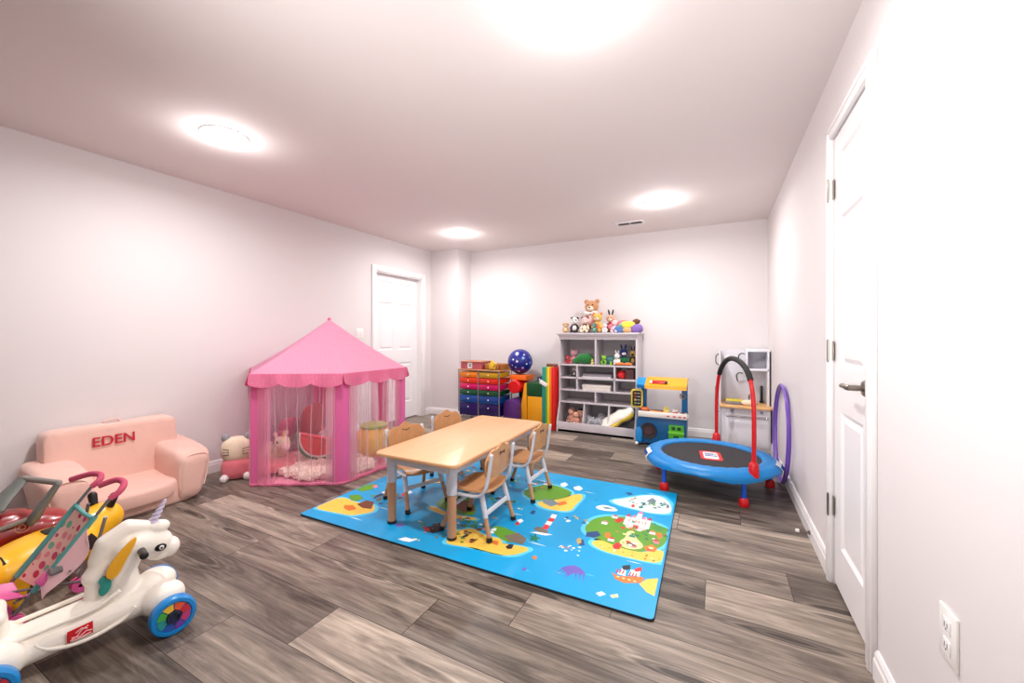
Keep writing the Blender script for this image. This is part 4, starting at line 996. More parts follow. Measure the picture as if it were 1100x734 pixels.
for _ in range(26):
    d = Vector((rb.gauss(0, 1), rb.gauss(0, 1), rb.gauss(0, 1))).normalized()
    if d.dot(vd) < .1: star_on(d, rb.uniform(.012, .03), rb.uniform(0, 1), rb.choice([0, 1, 2]))
g.out('star_print', [mat('star_white', rgb(224, 232, 248), .35), mat('star_blue', rgb(120, 170, 230), .35), mat('star_pink', rgb(200, 170, 210), .35)], ball, smooth=0)
t = thing('folding_mat', 'rainbow folding foam mat standing on end against the grey shelf', 'gym mat', (-1.932, 4.57, 0), 0)
xa = -.012
for n_, w_, c_ in (('teal', .048, (26, 140, 128)), ('leaf', .022, (110, 180, 50)), ('yellow', .032, (244, 206, 40)), ('orange', .026, (240, 120, 30)), ('red', .044, (214, 22, 18)), ):
    g = G(); g.span((xa, 0, .001), (xa + w_ - .001, .30, .78), .006); g.out('foam_panel', foam('mat_' + n_, c_), t, label=n_ + ' foam panel'); xa += w_
t2 = thing('mat_tag', 'white paper tag hanging on the rainbow folding mat', 'tag', (-1.905, 4.555, .58))
g = G(); g.box((-.012, 0, 0), (.11, .003, .05), .001, rot=Matrix.Rotation(R(28), 4, 'Y')); g.out('card', PLATE, t2)
g = G(); g.cyl((-.06, 0, .025), (-.075, .012, .055), .004); g.out('loop', PLATE, t2)
g = G()
for i in range(7): g.ball((-.06 + .02 * i, .02 * math.sin(i * 2), .02), (.02, .025, .02), mi=0)
o = g.out('toy_caterpillar', P_BROWN, fuse=(.005, 2)); tag(o, 'small dark brown fuzzy toy on top of the rainbow mat', 'plush toy', loc=(-1.84, 4.66, .782))

# ================================================================== armchair
t = thing('kids_armchair', 'blush pink upholstered child armchair with crimson stitched name against the left wall', 'armchair', (-3.57, 1.17, 0))
g = G(); g.ball((-.01, 0, .085), (.235, .375, .095), e=.28, seg=48, rings=20); g.out('base', PINKF, t)
g = G()
def bk(v): return Vector((v.x - .10 * (v.z + .28) * .6 + .02, v.y, v.z))
g.ball((-.155, 0, .30), (.075, .338, .268), e=.15, seg=64, rings=30, taper=bk); back = g.out('backrest', PINKF, t, disp=(4, .006, 8))
for s in (-1, 1):
    g = G()
    def tp(v, s=s):
        q = (v.z + .19) / .38
        return Vector((v.x * (1 + .02 * q), v.y * (.72 + .42 * q) + s * .035 * (q - .5), v.z - .035 * (v.x / .24) * q))
    g.ball((.0, s * .295, .185), (.25, .106, .192), e=.36, seg=48, rings=26, taper=tp); g.out('armrest', PINKF, t, disp=(6 + s, .008, 6))
    # piping round the arm front
    g = G(); P = []
    for i in range(21):
        a = -.35 + (PI + .7) * i / 20; yy, zz = .088 * math.copysign(abs(math.cos(a)) ** .62, math.cos(a)), .170 * math.copysign(abs(math.sin(a)) ** .62, math.sin(a)); q = min(1, max(0, (zz + .19) / .38))
        P.append((.241 - .006 * q, s * .30 + (yy * (.72 + .42 * q)) + s * .035 * (q - .5), .185 + zz - .035 * .98 * q))
    g.tube(P, .0045, seg=6); g.out('piping', PINKP, t)
g = G()
def sc(v): return Vector((v.x + (.05 * (1 - (v.y / .22) ** 2) if v.x > 0 else 0), v.y, v.z - .02 * (v.x / .2)))
g.ball((.03, 0, .135), (.21, .218, .058), e=.35, seg=48, rings=20, taper=sc); g.out('seat_cushion', PINKF, t, disp=(9, .004, 9))
g = G(); g.tube([(.215 + .058 * (1 - (y / .21) ** 2), y, .150) for y in [-.205 + .041 * i for i in range(11)]], .0045, seg=6); g.out('piping', PINKP, t)
g = G()
P = [(-.098, -.33, .12), (-.115, -.335, .3), (-.125, -.332, .48), (-.13, -.31, .552), (-.13, 0, .558), (-.13, .31, .552), (-.125, .332, .48), (-.115, .335, .40)]
g.tube([(p[0] + .012, p[1], p[2]) for p in P], .004, seg=6); g.out('piping', PINKP, t)
g = G(); g.tube(spline([(-.20, -.04, .55), (-.20, -.03, .58), (-.20, .03, .585), (-.20, .05, .55)], 5), .010, seg=8, flat=(1.3, .5)); g.out('carry_handle', PINKF, t)
text_obj('lettering', 'EDEN', .088, .0015, CRIM, back, basis((0, 1, 0), (-.06, 0, .998), (.998, 0, .06), (-.0775, -.02, .462)), bold=.0012)

# ================================================================== play tent
TC = Vector((-3.213, 2.495, 0)); TR = .70
PK_ROOF = mat_dots('tent_roof_pink', rgb(250, 182, 212), [rgb(254, 230, 240)], scale=60, size=.18, rough=.85, translucent=.5)
PK_VAL = mat_dots('tent_valance_pink', rgb(243, 140, 180), [rgb(252, 206, 222)], scale=60, size=.2, rough=.85, translucent=.35)
PK_POST = mat('tent_post_pink', rgb(230, 106, 166), .8, bump=(40, .3, .003))
NET = mat_net('tent_net', rgb(252, 222, 232), .09); NETF = mat_net('tent_net_fold', rgb(250, 210, 224), .26)
NETP = mat_net('tent_pink_curtain', rgb(250, 176, 206), .36)
t = thing('play_tent', 'pink polka dot hexagonal play tent with net curtains by the left wall', 'play tent', TC)
def hx(i, r): a = R(-30 + 60 * i) - R(60); return Vector((r * math.cos(a), r * math.sin(a), 0))
# corner order: 0 is the corner nearest the armchair (-90 deg), then counter-clockwise
EZ, AZ = .872, 1.325
g = G()
nseg = 10
for i in range(6):
    A, B = hx(i, TR + .012), hx(i + 1, TR + .012)
    def f(u, v):
        p = A.lerp(B, u) * (1 - v); z_ = EZ + (AZ - EZ) * v
        sag = -.018 * math.sin(PI * v) * (1) - .012 * math.sin(PI * u) * (1 - v)
        return (p.x, p.y, z_ + sag)
    g.grid(f, nseg, 10)
bmesh.ops.remove_doubles(g.bm, verts=g.bm.verts, dist=.0008)
roof = g.out('roof', PK_ROOF, t, smooth=25)
g = G(); g.ball((0, 0, AZ + .004), (.016, .016, .014)); g.out('finial', PK_VAL, roof)
for i in range(6):
    A, B = hx(i, TR + .018), hx(i + 1, TR + .018); n_ = (A + B).normalized()
    g = G()
    def f(u, v):
        p = A.lerp(B, u); sc_ = abs(math.sin(PI * 3 * u)) ** .7
        d = (.075 + .032 * sc_) * v
        p = p + n_ * (.010 * math.sin(22 * u + i) * v + .012 * v)
        return (p.x, p.y, EZ + .004 - d)
    g.grid(f, 48, 5); g.out('valance', PK_VAL, t, solid=.002, smooth=60)
for i in range(6):
    P0 = hx(i, TR); ta = hx(i + 1, 1) - hx(i, 1); tb = hx(i - 1, 1) - hx(i, 1); ta.normalize(); tb.normalize()
    g = G()
    w_ = .075 if i != 0 else .055
    def f(u, v):
        s = (u - .5) * 2; q = P0 + (ta if s > 0 else tb) * abs(s) * w_ * (1 + .08 * math.sin(5 * v + i)); return (q.x, q.y, .012 + (EZ - .03) * v)
    g.grid(f, 12, 14); g.out('corner_post', PK_POST, t, solid=.003, smooth=60)
    g = G(); q = hx(i, TR - .012); g.cyl((q.x, q.y, 0), (q.x, q.y, EZ), .009, seg=10); g.out('pole', PLATE, t)
for i in range(6):
    A, B = hx(i, TR - .006), hx(i + 1, TR - .006); n_ = (A + B).normalized()
    g = G()
    def f(u, v):
        p = A.lerp(B, .06 + .88 * u); amp = .012 * (.35 + .65 * v)
        p = p + n_ * amp * (math.sin(38 * u + i * 2) + .5 * math.sin(83 * u + i) * (.4 + .6 * v)) - n_ * .015
        return (p.x, p.y, .01 + (EZ - .05) * v)
    g.grid(f, 110, 10); g.out('net_curtain', NET, t, smooth=80)
    # gathered darker curtain strips beside the posts
    for a_, b_ in ((.07, .20), (.82, .93)):
        g = G()
        def f(u, v, a_=a_, b_=b_):
            p = A.lerp(B, a_ + (b_ - a_) * u) + n_ * (.014 * math.sin(30 * u) + .004); return (p.x, p.y, .01 + (EZ - .06) * v)
        g.grid(f, 30, 8); g.out('side_curtain', NETP if (i, a_) in ((0, .07), (5, .07), (1, .82), (2, .07), (3, .07), (3, .82)) else NETF, t, smooth=80)
    g = G()
    for k in range(5):
        u0 = .24 + .135 * k + .02 * math.sin(k * 3 + i)
        P = [A.lerp(B, u0 + .012 * math.sin(4 * v / 8 + k)) - n_ * .012 + Vector((0, 0, .02 + (EZ - .07) * v / 8)) for v in range(9)]
        g.tube(P, .0032, seg=6)
    g.out('curtain_fold', NETF, t, smooth=60)
g = G()
for i in range(6):
    A, B = hx(i, TR + .004), hx(i + 1, TR + .004)
    g.tube([A.lerp(B, k / 12) + Vector((0, 0, .012 + .004 * math.sin(k * 2.2 + i))) for k in range(13)], .011, seg=8, flat=(.6, 1))
g.out('base_hem', PK_VAL, t)
g = G(); g.prism([(hx(i, TR - .02).x, hx(i, TR - .02).y) for i in range(6)], .004, T(0, 0, .001)); g.out('floor_sheet', mat('tent_floor_pink', rgb(236, 150, 180), .8), t, smooth=0)

# things in the tent
FUR = plushmat('shag_cream', (244, 224, 212), 40)
g = G()
for (x, y, a, b, h_) in ((0, 0, .36, .33, .045), (.30, -.17, .20, .14, .04), (-.2, .2, .25, .22, .04), (.1, -.30, .24, .11, .04), (.42, .02, .1, .14, .035)): g.ball((x, y, .035), (a, b, h_), e=.8, seg=40)
fr = g.out('fluffy_rug', FUR, fuse=(.011, 1), disp=(8, .035, 16)); tag(fr, 'cream shaggy rug spread over the floor of the pink tent', 'rug', loc=(-3.17, 2.42, .012)); fr['kind'] = 'thing'
rt = random.Random(11)
g = G()
me = fr.data; cand = [v for v in me.vertices if v.normal.z > -.2]
for _ in range(1500):
    v = rt.choice(cand); p = v.co; d = (v.normal + Vector((rt.uniform(-.8, .8), rt.uniform(-.8, .8), rt.uniform(-.2, .5)))).normalized(); l = rt.uniform(.02, .042)
    if p.z + d.z * l < .0: continue
    g.cyl(p - d * .004, p + d * l, .0032, .0006, seg=4, caps=False)
pile = g.out('pile', FUR, fr, smooth=80); pile['kind'] = 'stuff'
t = thing('watermelon_cushion', 'half-round watermelon slice cushion standing inside the tent', 'cushion', (-3.10, 2.33, .27), R(-52.0 + 0) )
def half(r, n=28): return [(r * math.cos(PI + PI * i / n), r * math.sin(PI + PI * i / n)) for i in range(n + 1)]
def slab(r, th, nm, c, par, dz=0):
    g = G(); Mx = basis((0, 1, 0), (-.15, 0, .98), (.98, 0, .15), (-th / 2, 0, dz)) @ Matrix.Rotation(R(-14), 4, 'Z')
    g.prism(half(r), th, Mx, bev=.022, seg=4); return g.out(nm, c, par, smooth=60)
rind = slab(.20, .085, 'rind', plushmat('rind_green', (70, 124, 80)), t, .0)
slab(.183, .094, 'white_band', P_WHITE, t, .002); slab(.168, .102, 'flesh', plushmat('melon_red', (228, 60, 62)), t, .004)
# plush animals and cushions behind the net
def lying(name, label, loc, rz, s, c, c2, mane, muzc, hornc=None, group=None):
    t = thing(name, label, 'plush toy', loc, rz, group)
    g = G(); g.ball((0, 0, .26 * s), (.42 * s, .27 * s, .27 * s)); g.cap((.3 * s, 0, .35 * s), (.50 * s, 0, .52 * s), .17 * s, .14 * s); g.out('body', c, t, fuse=(s * .025, 3), disp=(2, .01 * s, 10 / s))
    g = G(); g.ball((.56 * s, 0, .60 * s), (.22 * s, .18 * s, .17 * s)); hd = g.out('head', c, t)
    g = G(); g.ball((.74 * s, 0, .53 * s), (.10 * s, .115 * s, .10 * s)); g.out('muzzle', muzc, hd)
    for q in (-1, 1):
        g = G(); g.ball((.66 * s, q * .145 * s, .64 * s), .028 * s); g.out('eye', EYE, hd)
        g = G(); g.ball((.48 * s, q * .12 * s, .79 * s), (.04 * s, .05 * s, .09 * s), rot=Matrix.Rotation(-q * .3, 4, 'X')); g.out('ear', c2, hd)
        for a in (-1, 1):
            g = G(); g.cap((a * .24 * s, q * .2 * s, .10 * s), (a * .24 * s + .18 * s, q * .27 * s, .075 * s), .085 * s, .075 * s); g.out('leg', c2, t)
    if mane:
        g = G()
        for k in range(5): g.ball(((.50 - .12 * k) * s, 0, (.80 - .09 * k) * s), (.10 * s, .07 * s, .09 * s))
        g.out('mane', mane, hd, fuse=(s * .03, 2))
    if hornc:
        g = G(); g.cyl((.62 * s, 0, .74 * s), (.68 * s, 0, .95 * s), .035 * s, .004 * s); g.out('horn', hornc, hd)
    return t
MAG = plushmat('magenta', (196, 70, 120))
lying('plush_pony', 'cream plush pony with magenta mane lying at the left inside the tent', (-3.47, 2.13, .06), R(-12), .34, P_CREAM, P_LPINK, MAG, P_LPINK, P_YEL)
lying('plush_sheep', 'white and grey plush animal peeking over the watermelon cushion', (-3.38, 2.60, .055), R(-25), .38, P_WHITE, P_GREY, None, P_WHITE)
o = cushion('red_floor_cushion', 'big dark red round cushion at the back inside the tent', (-3.56, 2.58, .27), R(32), (.13, .46, .46), plushmat('wine', (176, 44, 62)), e=.75)
o = cushion('magenta_cushion', 'magenta bow-shaped cushion behind the cream pony in the tent', (-3.60, 2.36, .31), R(30), (.12, .26, .16), MAG, e=.7)
o = cushion('pink_floor_cushion', 'rose pink flat cushion under the cream pony on the tent floor', (-3.36, 2.10, .075), R(-30), (.34, .3, .10), plushmat('rose_pink', (226, 120, 132)), e=.5)
t = thing('pineapple_cushion', 'round yellow pineapple cushion with green top inside the tent at its right', 'cushion', (-2.86, 2.70, .05))
g = G(); g.ball((0, 0, .14), (.155, .155, .145), e=.8, seg=32, rings=20); g.out('body', plushmat('pineapple', (236, 190, 84), 30), t, disp=(4, .006, 20))
g = G()
for k in range(8):
    a = 2 * PI * k / 8; g.ball((.05 * math.cos(a), .05 * math.sin(a), .27), (.06, .06, .035))
g.ball((0, 0, .285), (.13, .13, .03)); g.out('leaf_crown', plushmat('pale_green', (170, 196, 90)), t, fuse=(.01, 2))
# plush between the tent and the wall
t = thing('plush_kitten', 'cream and pink round plush with dark whisker lines squeezed between the tent and left wall', 'plush toy', (-3.505, 1.85, 0), R(-35)); t.scale = (.88, .88, .92)
g = G(); g.ball((0, 0, .26), (.085, .125, .115), e=.8, seg=32, rings=18); hd = g.out('head', P_CREAM, t)
g = G(); g.ball((0, 0, .10), (.09, .125, .10), e=.75, seg=32, rings=18); g.out('body', plushmat('rose_pink', (226, 120, 132)), t)
for q in (-1, 1):
    g = G(); g.ball((0, q * .085, .365), (.035, .035, .045), rot=Matrix.Rotation(-q * .35, 4, 'X')); g.out('ear', P_GREY, hd)
    g = G(); g.cap((.04, q * .08, .035), (.09, q * .09, .03), .032); g.out('paw', P_WHITE, t)
    g = G()
    for k in range(3): g.cyl((.083, q * .05, .275 - .02 * k), (.062, q * .098, .282 - .026 * k), .0028, seg=6)
    g.out('whisker', EYE, hd)

# ================================================================== unicorn ride-on
UNI = mat('cream_white_plastic', rgb(246, 240, 228), .38, coat=.15)
UB = Matrix.Identity(4)
t = thing('unicorn_ride_on', 'white plastic unicorn ride-on toy with blue wheels in the near left corner', 'ride-on toy', (-2.065, .795, 0), math.atan2(.98, .2))
g = G()
# trunk (x forward, -y is the side facing the camera)
for (a, b, r0, r1) in (((-.52, 0, .09), (-.36, 0, .10), .068, .064), ((-.36, 0, .10), (-.20, 0, .118), .064, .062), ((-.20, 0, .118), (-.05, 0, .128), .062, .068)):
    g.cap(a, b, r0, r1, seg=24)
for s in (-1, 1):
    g.cap((-.50, s * .035, .085), (-.22, s * .045, .105), .05, .048); g.cap((-.22, s * .045, .105), (-.04, s * .045, .12), .048, .055)
    g.ball((-.01, s * .075, .112), (.075, .06, .062)); g.cap((-.02, s * .09, .10), (.0, s * .135, .088), .045, .034)
    g.ball((-.43, s * .075, .10), (.08, .06, .07)); g.cap((-.43, s * .09, .09), (-.43, s * .135, .085), .045, .034)
g.cap((-.115, 0, .14), (-.122, 0, .25), .06, .048, seg=24); g.cap((-.122, 0, .24), (-.10, 0, .33), .048, .058, seg=24)
g.cap((-.080, 0, .330), (-.012, 0, .312), .060, .050, seg=24); g.ball((.026, 0, .280), (.036, .042, .040)); g.ball((.0, 0, .268), (.048, .038, .028))
# mane: rolled ridge
for a, b, r0, r1 in (((-.035, 0, .385), (-.10, 0, .405), .024, .032), ((-.10, 0, .405), (-.160, 0, .365), .032, .036), ((-.160, 0, .365), (-.182, 0, .31), .036, .030), ((-.172, 0, .30), (-.195, 0, .255), .03, .034), ((-.185, 0, .25), (-.185, 0, .19), .032, .036), ((-.175, 0, .20), (-.16, 0, .15), .03, .03)): g.cap(a, b, r0, r1)
g.ball((-.01, 0, .375), (.04, .03, .028))
body = g.out('body', UNI, t, fuse=(.005, 5))
g = G()
for s in (-1, 1):
    g.tube(spline([(-.34, s * .078, .12), (-.30, s * .088, .088), (-.22, s * .094, .075), (-.13, s * .097, .095), (-.09, s * .097, .13)], 6), .008, seg=8)
    g.tube(spline([(-.40, s * .07, .150), (-.30, s * .073, .158), (-.2, s * .076, .168), (-.13, s * .072, .20)], 6), .009, seg=8)
g.out('side_trim', UNI, body, fuse=(.004, 2))
g = G(); g.cap((-.415, 0, .12), (-.425, 0, .235), .03, .028); g.cap((-.425, -.05, .235), (-.425, .05, .235), .028); g.out('seat_back', UNI, t, fuse=(.006, 3))
# horn
g = G(); P = []; n_ = 90
Ha = Vector((-.035, 0, .385)); Hb = Vector((.012, 0, .478)); F = frame(Ha, Hb - Ha)
g.cyl(Ha, Hb, .0155, .004, seg=20)
for s0 in (0, PI):
    g.tube([F @ Vector(((.0155 - .0115 * k / n_) * math.cos(k * .2 + s0), (.0155 - .0115 * k / n_) * math.sin(k * .2 + s0), (Hb - Ha).length * k / n_)) for k in range(n_)], [.0058 - .003 * k / n_ for k in range(n_)], seg=6)
g.ball(Hb, .0055); g.out('horn', mat('lavender_plastic', rgb(206, 198, 222), .35), t)
for s in (-1, 1):
    g = G(); g.ball((-.010, s * .051, .306), (.019, .008, .015)); ey = g.out('eye', mat('eye_black', rgb(14, 12, 14), .2), t)
    g = G(); g.ball((-.008, s * .0565, .307), (.0085, .005, .0085)); g.out('iris', PLATE, ey); g = G(); g.ball((-.008, s * .059, .307), (.0048, .004, .0048)); g.out('pupil', EYE, ey)
    g = G(); g.cyl((-.068, s * .04, .318), (-.070, s * .125, .323), .0125, .0135, seg=20); g.ball((-.070, s * .125, .323), (.0135, .006, .0135)); g.out('hand_grip', BLACK, t)
    g = G()
    pl = chaikin([(-.172, .262), (-.150, .315), (-.110, .362), (-.078, .385), (-.088, .345), (-.112, .30), (-.128, .262), (-.150, .240)], 2)
    g.prism(pl, .012, basis((1, 0, 0), (0, 0, 1), (0, -s, 0), (0.0, s * .048, 0)) if s > 0 else basis((1, 0, 0), (0, 0, 1), (0, -1, 0), (0, -.046, 0)), bev=.003)
    if s > 0:
        for v in g.bm.verts: v.co.y = s * abs(v.co.y) + .012
    me_ = mat('ear_orange_yellow', rgb(240, 176, 40), .45); g.out('mane_inlay', me_, t, label='yellow and orange curl in the mane')
    g = G(); pl = chaikin([(-.178, .185), (-.160, .195), (-.148, .225), (-.160, .255), (-.178, .262), (-.188, .245), (-.178, .228), (-.187, .208)], 2)
    if s < 0: g.prism(pl, .012, basis((1, 0, 0), (0, 0, 1), (0, -1, 0), (0, -.036, 0)), bev=.003)
    else: g.prism(pl, .012, basis((1, 0, 0), (0, 0, 1), (0, -1, 0), (0, .048, 0)), bev=.003)
    g.out('mane_inlay', mat('curl_teal', rgb(40, 140, 130), .4), t, label='blue green curl low in the mane')
# logo plate on the side facing the room
g = G(); g.prism([(-.035, -.016), (.028, -.024), (.035, .018), (-.028, .022)], .004, basis((.985, .0, .17), (-.17, 0, .985), (0, -1, 0), (-.235, -.094, .112)), bev=.001); lg = g.out('logo_plate', mat('logo_red', rgb(206, 22, 34), .4), t)
g = G()
Ml = basis((.985, .0, .17), (-.17, 0, .985), (0, -1, 0), (-.235, -.0985, .112))
for P_ in ([(-.026, -.012), (-.008, -.006), (.004, .006), (.022, .012)], [(-.022, -.004), (-.004, -.013), (.014, -.004), (.028, -.010)], [(-.01, .006), (.006, .013), (.018, .003)], [(-.024, -.016), (0, -.018), (.024, -.017)]):
    g.tube([Ml @ Vector((x, y, 0)) for x, y in chaikin(P_, 0)], .0022, seg=6)
g.out('logo_mark', mat('logo_pink_white', rgb(244, 190, 190), .4), lg)
BLUEW = mat('wheel_blue', rgb(16, 132, 206), .35, coat=.2)
WC = [(200, 40, 60), (232, 90, 50), (230, 190, 60), (70, 170, 70), (40, 150, 150), (40, 90, 180), (110, 60, 160), (190, 60, 120)]
for (x, y, r_) in ((.008, -.165, .072), (.008, .150, .072), (-.44, -.165, .072), (-.44, .135, .072)):
    s = 1 if y > 0 else -1
    g = G(); Mw = basis((1, 0, 0), (0, 0, s * 1.0), (0, -s * -1.0, 0), (x, y, r_)) if s > 0 else basis((1, 0, 0), (0, 0, 1), (0, -1, 0), (x, y, r_))
    if s > 0: Mw = basis((-1, 0, 0), (0, 0, 1), (0, 1, 0), (x, y, r_))
    g.lathe([(.03, -.022), (.067, -.022), (.072, -.015), (.072, .015), (.067, .021), (.056, .022), (.054, .016), (.03, .016)], Mw, 48); wh = g.out('wheel', BLUEW, t)
    g = G()
    for k in range(8):
        a0, a1 = 2 * PI * k / 8 + .05, 2 * PI * (k + 1) / 8 - .05
        pl = [(.026 * math.cos(a0), .026 * math.sin(a0))] + [(.051 * math.cos(a0 + (a1 - a0) * q / 5), .051 * math.sin(a0 + (a1 - a0) * q / 5)) for q in range(6)] + [(.026 * math.cos(a1), .026 * math.sin(a1))]
        g.prism(pl, .003, Mw @ T(0, 0, .0165), mi=k)
    g.out('hub_disc', [mat('hub_%d' % k, rgb(*WC[k]), .4) for k in range(8)], wh, smooth=0)
    g = G(); g.lathe([(0, .018), (.014, .018), (.016, .026), (.022, .026), (.024, .016)], Mw, 24); g.out('hub_cap', mat('hub_navy', rgb(30, 40, 70), .4), wh)

# ================================================================== doll stroller
TEAL = mat('teal_tube_fabric', rgb(96, 172, 168), .6); GTUBE = mat('grey_tube', rgb(138, 138, 142), .35, .6); GRIP = mat('rose_foam_grip', rgb(196, 78, 108), .8)
DOTF = mat_dots('dotted_stroller_fabric', rgb(250, 206, 196), [rgb(214, 60, 96), rgb(128, 190, 166), rgb(240, 150, 160), rgb(220, 80, 120)], scale=27, size=.42, rough=.8)
PKPL = mat('hot_pink_plastic', rgb(226, 96, 160), .4)
so = Vector((-2.45, .60, 0)); t = thing('doll_stroller', 'folding doll stroller with pink dotted sling seat behind the unicorn', 'doll stroller', so)
W = lambda x, y, z: Vector((x, y, z)) - so
nT, nB, fT, fB = W(-2.305, .705, .465), W(-2.475, .485, .06), W(-2.525, .712, .475), W(-2.66, .475, .07)
for a, b, q in ((nT, nB, 0), (fT, fB, 1)):
    g = G(); g.tube([b, b.lerp(a, .5), a, a.lerp(b, -.04)], .0065, seg=10); sh_ = g.out('frame_tube', GTUBE, t)
    g = G(); e_ = a + (a - b).normalized() * .012
    if q == 0: P = [e_, W(-2.297, .742, .498), W(-2.33, .765, .522), W(-2.385, .755, .526), W(-2.425, .715, .508)]
    else: P = [e_, W(-2.520, .742, .505), W(-2.555, .756, .522), W(-2.61, .735, .522), W(-2.665, .690, .502)]
    g.tube(spline(P, 7), .0125, seg=12); g.out('handle_grip', GRIP, t)
# sling: back section and seat section
def sling(u, v):
    a = nT.lerp(nB, .17 + .63 * v); b = fT.lerp(fB, .17 + .63 * v); p = a.lerp(b, u)
    return p + Vector((.02, .03, -.03)) * math.sin(PI * u) * (.4 + .6 * v)
g = G(); g.grid(lambda u, v: sling(.06 + .88 * u, v), 14, 20); g.out('sling_seat', DOTF, t, solid=.004, smooth=60)
for a, b in ((nT, nB), (fT, fB)):
    g = G(); g.tube([a.lerp(b, .14 + .66 * k / 8) for k in range(9)], .0105, seg=10); g.out('edge_sleeve', TEAL, t)
g = G(); g.tube([nT.lerp(nB, .16), nT.lerp(nB, .16).lerp(fT.lerp(fB, .16), .5) + Vector((0, 0, -.008)), fT.lerp(fB, .16)], .008, seg=8); g.out('top_hem', TEAL, t)
g = G()
def seat(u, v):
    a = nT.lerp(nB, .84); b = fT.lerp(fB, .84); p = a.lerp(b, .08 + .84 * u); return p + Vector((-.02, -.10, .02)) * v + Vector((0, 0, -.03 * math.sin(PI * u)))
g.grid(seat, 10, 8); g.out('seat_pad', PKPL, t, solid=.006, smooth=60)
g = G(); g.grid(lambda u, v: nT.lerp(nB, .24 + .5 * u) + Vector((.01 + .02 * v * u, .05 * v * math.sin(PI * min(1, u * 1.1)), -.05 * v)), 12, 6); g.out('side_wing', mat('sheer_pink', rgb(244, 200, 206), .8), t, solid=.003, smooth=60)
g = G()
A1 = W(-2.31, .70, .40); g.tube([A1, W(-2.37, .685, .24), W(-2.395, .675, .055)], .0065, seg=8); B1 = W(-2.53, .71, .41); g.tube([B1, W(-2.57, .70, .24), W(-2.60, .70, .055)], .0065, seg=8)
g.tube([W(-2.395, .675, .12), W(-2.615, .475, .11)], .005, seg=8); g.tube([W(-2.60, .70, .12), W(-2.475, .485, .11)], .005, seg=8)
g.tube([W(-2.37, .61, .2), W(-2.48, .66, .13), W(-2.60, .70, .10)], .0045, seg=8)
g.out('cross_brace', GTUBE, t)
g = G(); g.box(nT.lerp(nB, .68) + Vector((0, 0, 0)), (.03, .055, .03), .006, rot=Matrix.Rotation(R(45), 4, 'X')); g.out('clip', PKPL, t)
g = G(); g.box(nT.lerp(nB, .62) + Vector((.012, .01, .0)), (.03, .04, .03), .006); g.out('joint', GTUBE, t)
for p in (W(-2.475, .485, .03), W(-2.615, .475, .03), W(-2.395, .675, .03), W(-2.60, .70, .03)):
    g = G()
    for dx in (-.014, .014): g.cyl((p.x + dx - .006, p.y, p.z), (p.x + dx + .006, p.y, p.z), .03, seg=24)
    g.cyl((p.x - .02, p.y, p.z), (p.x + .02, p.y, p.z), .008); g.out('wheel', PKPL, t)
g = G(); g.tube(spline([W(-2.38, .68, .17), W(-2.37, .70, .14), W(-2.385, .69, .11), W(-2.365, .70, .08)], 5), .007, seg=8); g.out('harness_strap', PKPL, t)

# ================================================================== yellow inflatable
YEL = mat('yellow_vinyl', rgb(250, 186, 14), .35, coat=.3)
yo = Vector((-2.81, .63, 0)); t = thing('inflatable_hopper', 'yellow inflatable ride-on animal with black patches behind the stroller', 'inflatable toy', yo, R(25))
g = G(); g.ball((0, 0, .145), (.145, .25, .105), seg=32, rings=20); g.cap((0, .17, .17), (.02, .25, .20), .10, .085, seg=24); g.cap((-.0, -.2, .15), (0, -.26, .18), .09, .075, seg=24)
for x in (-1, 1):
    for y in (-1, 1): g.cap((x * .07, y * .14, .12), (x * .09, y * .17, .035), .055, .034)
yb = g.out('body', YEL, t, fuse=(.009, 5))
g = G()
def patch(d, s):
    d = Vector(d).normalized(); c = Vector((d.x * .145, d.y * .25, d.z * .105 + .145)); n_ = Vector((d.x / .15, d.y / .25, d.z / .135)).normalized(); F = frame(c, n_)
    g.prism([(s * math.cos(2 * PI * k / 5), s * math.sin(2 * PI * k / 5)) for k in range(5)], .008, F @ T(0, 0, -.004), bev=.002)
for d, s in (((.85, .35, .1), .042), ((.8, -.35, .35), .035), ((.2, .1, 1), .04), ((.3, -.8, .6), .035), ((-.8, .2, .3), .04)):
    g = G(); patch(d, s); g.out('patch', BLACK, yb)
for q in (-1, 1):
    g = G(); g.cap((.02 + q * .045, .25, .27), (.02 + q * .06, .255, .32), .016, .019); g.out('horn', BLACK, t)
    g = G(); g.cap((.0 + q * .03, -.24, .235), (q * .055, -.24, .275), .014, .014); g.out('ear', YEL, t)
# ================================================================== red push toy
RED = mat('dark_red_plastic', rgb(150, 10, 16), .3, coat=.3); GREYH = mat('grey_green_plastic', rgb(112, 116, 112), .45)
ro = Vector((-3.11, .60, 0)); t = thing('push_toy', 'dark red toddler push toy with wide grey handle in front of the armchair', 'push toy', ro)
V = lambda x, y, z: Vector((x, y, z)) - ro
g = G(); g.ball((0, .02, .155), (.11, .19, .12), e=.7, seg=36, rings=20); g.ball((-.02, -.04, .22), (.09, .13, .085), e=.8, seg=30, rings=16); g.ball((.03, .12, .15), (.09, .09, .10), e=.7); rb_ = g.out('body', RED, t, fuse=(.008, 5))
g = G(); nrm = Vector((.88, -.25, .42)).normalized(); Fp = frame(Vector((.100, .015, .235)), nrm)
g.lathe([(.020, .0), (.022, .003), (.025, .003), (.027, 0)], Fp, 28); g.lathe([(.008, .0), (.009, .003), (.013, .003), (.014, 0)], Fp, 24); g.out('round_emblem', mat('emblem_peach', rgb(226, 150, 116), .4), rb_)
Pa, Pb = V(-3.13, .645, .445), V(-2.965, .725, .425); Qa, Qb = V(-3.07, .535, .335), V(-2.99, .65, .275)
g = G(); g.cap(Pa, Pb, .014); hb = g.out('handle_bar', mat('grey_bar', rgb(140, 134, 128), .45), t)
